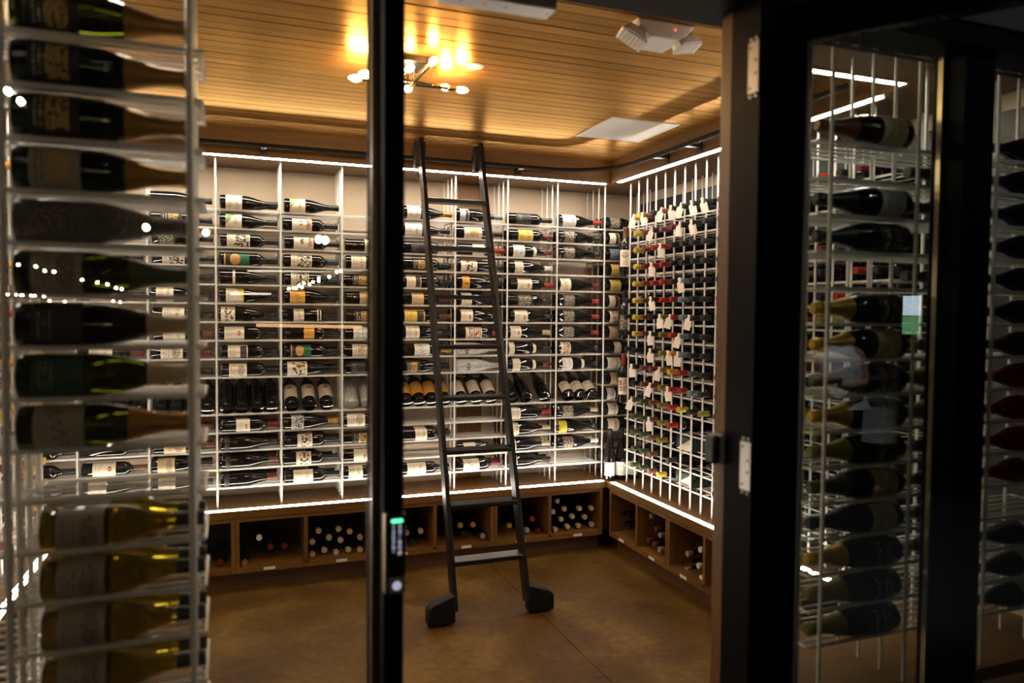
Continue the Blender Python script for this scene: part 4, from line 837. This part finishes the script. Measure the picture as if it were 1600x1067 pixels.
def person(lab, foot, heading, top, skirt, k):
    r = empty('person', foot); r.rotation_euler.z = heading; h = k
    V = [(0, 0, .86), (0, 0, 1.0), (0, .0, 1.14), (0, 0, 1.26), (0, .01, 1.33), (0, .02, 1.40), (0, .03, 1.47),
         (.15, 0, 1.23), (.19, .03, 1.0), (.07, .19, .98), (-.02, .22, 1.0), (-.15, 0, 1.23), (-.19, .03, 1.0), (-.07, .21, 1.03), (.02, .24, 1.05),
         (.085, 0, .80), (.09, .02, .45), (.09, 0, .07), (.09, .10, .03), (-.085, 0, .80), (-.09, .02, .45), (-.09, 0, .07), (-.09, .10, .03)]
    E_ = [(0, 1), (1, 2), (2, 3), (3, 4), (4, 5), (5, 6), (3, 7), (7, 8), (8, 9), (9, 10), (3, 11), (11, 12), (12, 13), (13, 14), (0, 15), (15, 16), (16, 17), (17, 18), (0, 19), (19, 20), (20, 21), (21, 22)]
    Rr = [(.14, .10), (.12, .09), (.135, .095), (.10, .08), .045, (.07, .085), (.065, .08), .05, .042, .035, .028, .05, .042, .035, .028, .075, .055, .04, .035, .075, .055, .04, .035]
    skin('body', [tuple(c*h for c in v) for v in V], E_, [tuple(c*h for c in q_) if isinstance(q_, tuple) else q_*h for q_ in Rr], SKIN, r)
    # clothing: shells of revolution (elliptical) following the torso, and trousers
    def shell(nm, secs, mat, ruff=0):
        n = 28; V = []
        for zz, a, b2 in secs:
            for j in range(n):
                t = 2*PI*j/n; f_ = 1+ruff*math.sin(7*t)*(zz < .95); V.append((a*math.cos(t)*f_*h, b2*math.sin(t)*f_*h, zz*h))
        obj(nm, MB().add(V, [(i*n+j, i*n+(j+1) % n, (i+1)*n+(j+1) % n, (i+1)*n+j) for i in range(len(secs)-1) for j in range(n)]), mat, r, 60)
    shell('top', [(.80, .23, .18), (.88, .20, .155), (.97, .165, .125), (1.08, .172, .13), (1.2, .17, .12), (1.275, .125, .09), (1.31, .06, .06)], top, .05)
    if skirt: shell('apron', [(.45, .20, .17), (.7, .20, .165), (.9, .185, .145)], skirt, .02)
    for sx in (-1, 1): obj('trouser_leg', MB().tube([(sx*.088*h, 0, .86*h), (sx*.092*h, .02*h, .45*h), (sx*.092*h, 0, .08*h)], [.098*h, .075*h, .06*h], 14), DARK_C, r, 60)
    obj('hair', MB().lathe([(.02, .115), (.065, .10), (.092, .06), (.1, .0), (.098, -.06), (.085, -.12)], 18, Matrix.Translation((0, .01*h, 1.45*h)) @ Matrix.Diagonal((.8*h, .95*h, h, 1))), HAIR, r, 60)
    for sx in (-1, 1): obj('eye', MB().lathe([(.002, -.004), (.008, 0), (.002, .004)], 8, basis((1, 0, 0), (0, 0, 1), (0, 1, 0), (sx*.026*h, .105*h, 1.42*h))), HAIR, r)
    obj('nose', MB().prism([(-.008, 0), (.008, 0), (0, .035)], .02, basis((1, 0, 0), (0, 0, 1), (0, 1, 0), (0, .10*h, 1.385*h))), SKIN, r)
    return tag(r, lab, 'person', 'people standing in the dining room')
for px, lab, top, sk_, hd_, k_ in ((1312, 'person in a white ruffled sleeveless top and dark trousers, arms folded', WHITE_C, None, -1.2, .97), (1366, 'person in a grey top and pale apron, arms folded', GREY_C, WHITE_C, -.6, .99)):
    m_ = mirror(px, 560, 6.4 if px < 1340 else 7.0); person(lab, (m_.x, m_.y, 0), hd_, top, sk_, k_)
m_ = mirror(1330, 560, 5.6)
dl = empty('added_people_light', (m_.x, m_.y, 2.9)); obj('can', MB().lathe([(.06, 0), (.06, .14), (.05, .14)], 20, None, 0, False), M['black'], dl, 40); obj('drop_rod', MB().tube([(0, 0, .139), (0, 0, .48)], .008, 8), M['black'], dl, 40)  # unseen spot added to light the people mirrored in the door
tag(dl, 'unseen can light added above the people to brighten their reflection', 'lamp')
sl = bpy.data.lights.new('added_people_beam', 'SPOT'); sl.energy = 160; sl.color = (.9, .95, 1); sl.spot_size = 1.2; sl.spot_blend = .5; sl.shadow_soft_size = .04
so_ = bpy.data.objects.new('added_people_beam', sl); col.objects.link(so_); so_.parent = dl; so_.location = (0, 0, .05)

ws = empty('added_wall_light', (.55, -4.05, 3.0)); obj('can', MB().lathe([(.05, 0), (.05, .12), (.04, .12)], 20, None, 0, False), M['black'], ws, 40); obj('drop_rod', MB().tube([(0, 0, .119), (0, 0, .38)], .008, 8), M['black'], ws, 40)  # unseen spot added to lift the grey wall over the header
tag(ws, 'unseen can light added to brighten the grey wall above the glass front', 'lamp')
sl = bpy.data.lights.new('added_wall_beam', 'SPOT'); sl.energy = 50; sl.color = (.86, .92, 1); sl.spot_size = 1.1; sl.spot_blend = .8; sl.shadow_soft_size = .04
so_ = bpy.data.objects.new('added_wall_beam', sl); col.objects.link(so_); so_.parent = ws; so_.location = (0, 0, .05); so_.rotation_euler = (Vector((-.1, -2.76, 2.62))-Vector((.55, -4.05, 3.05))).to_track_quat('-Z', 'Y').to_euler()
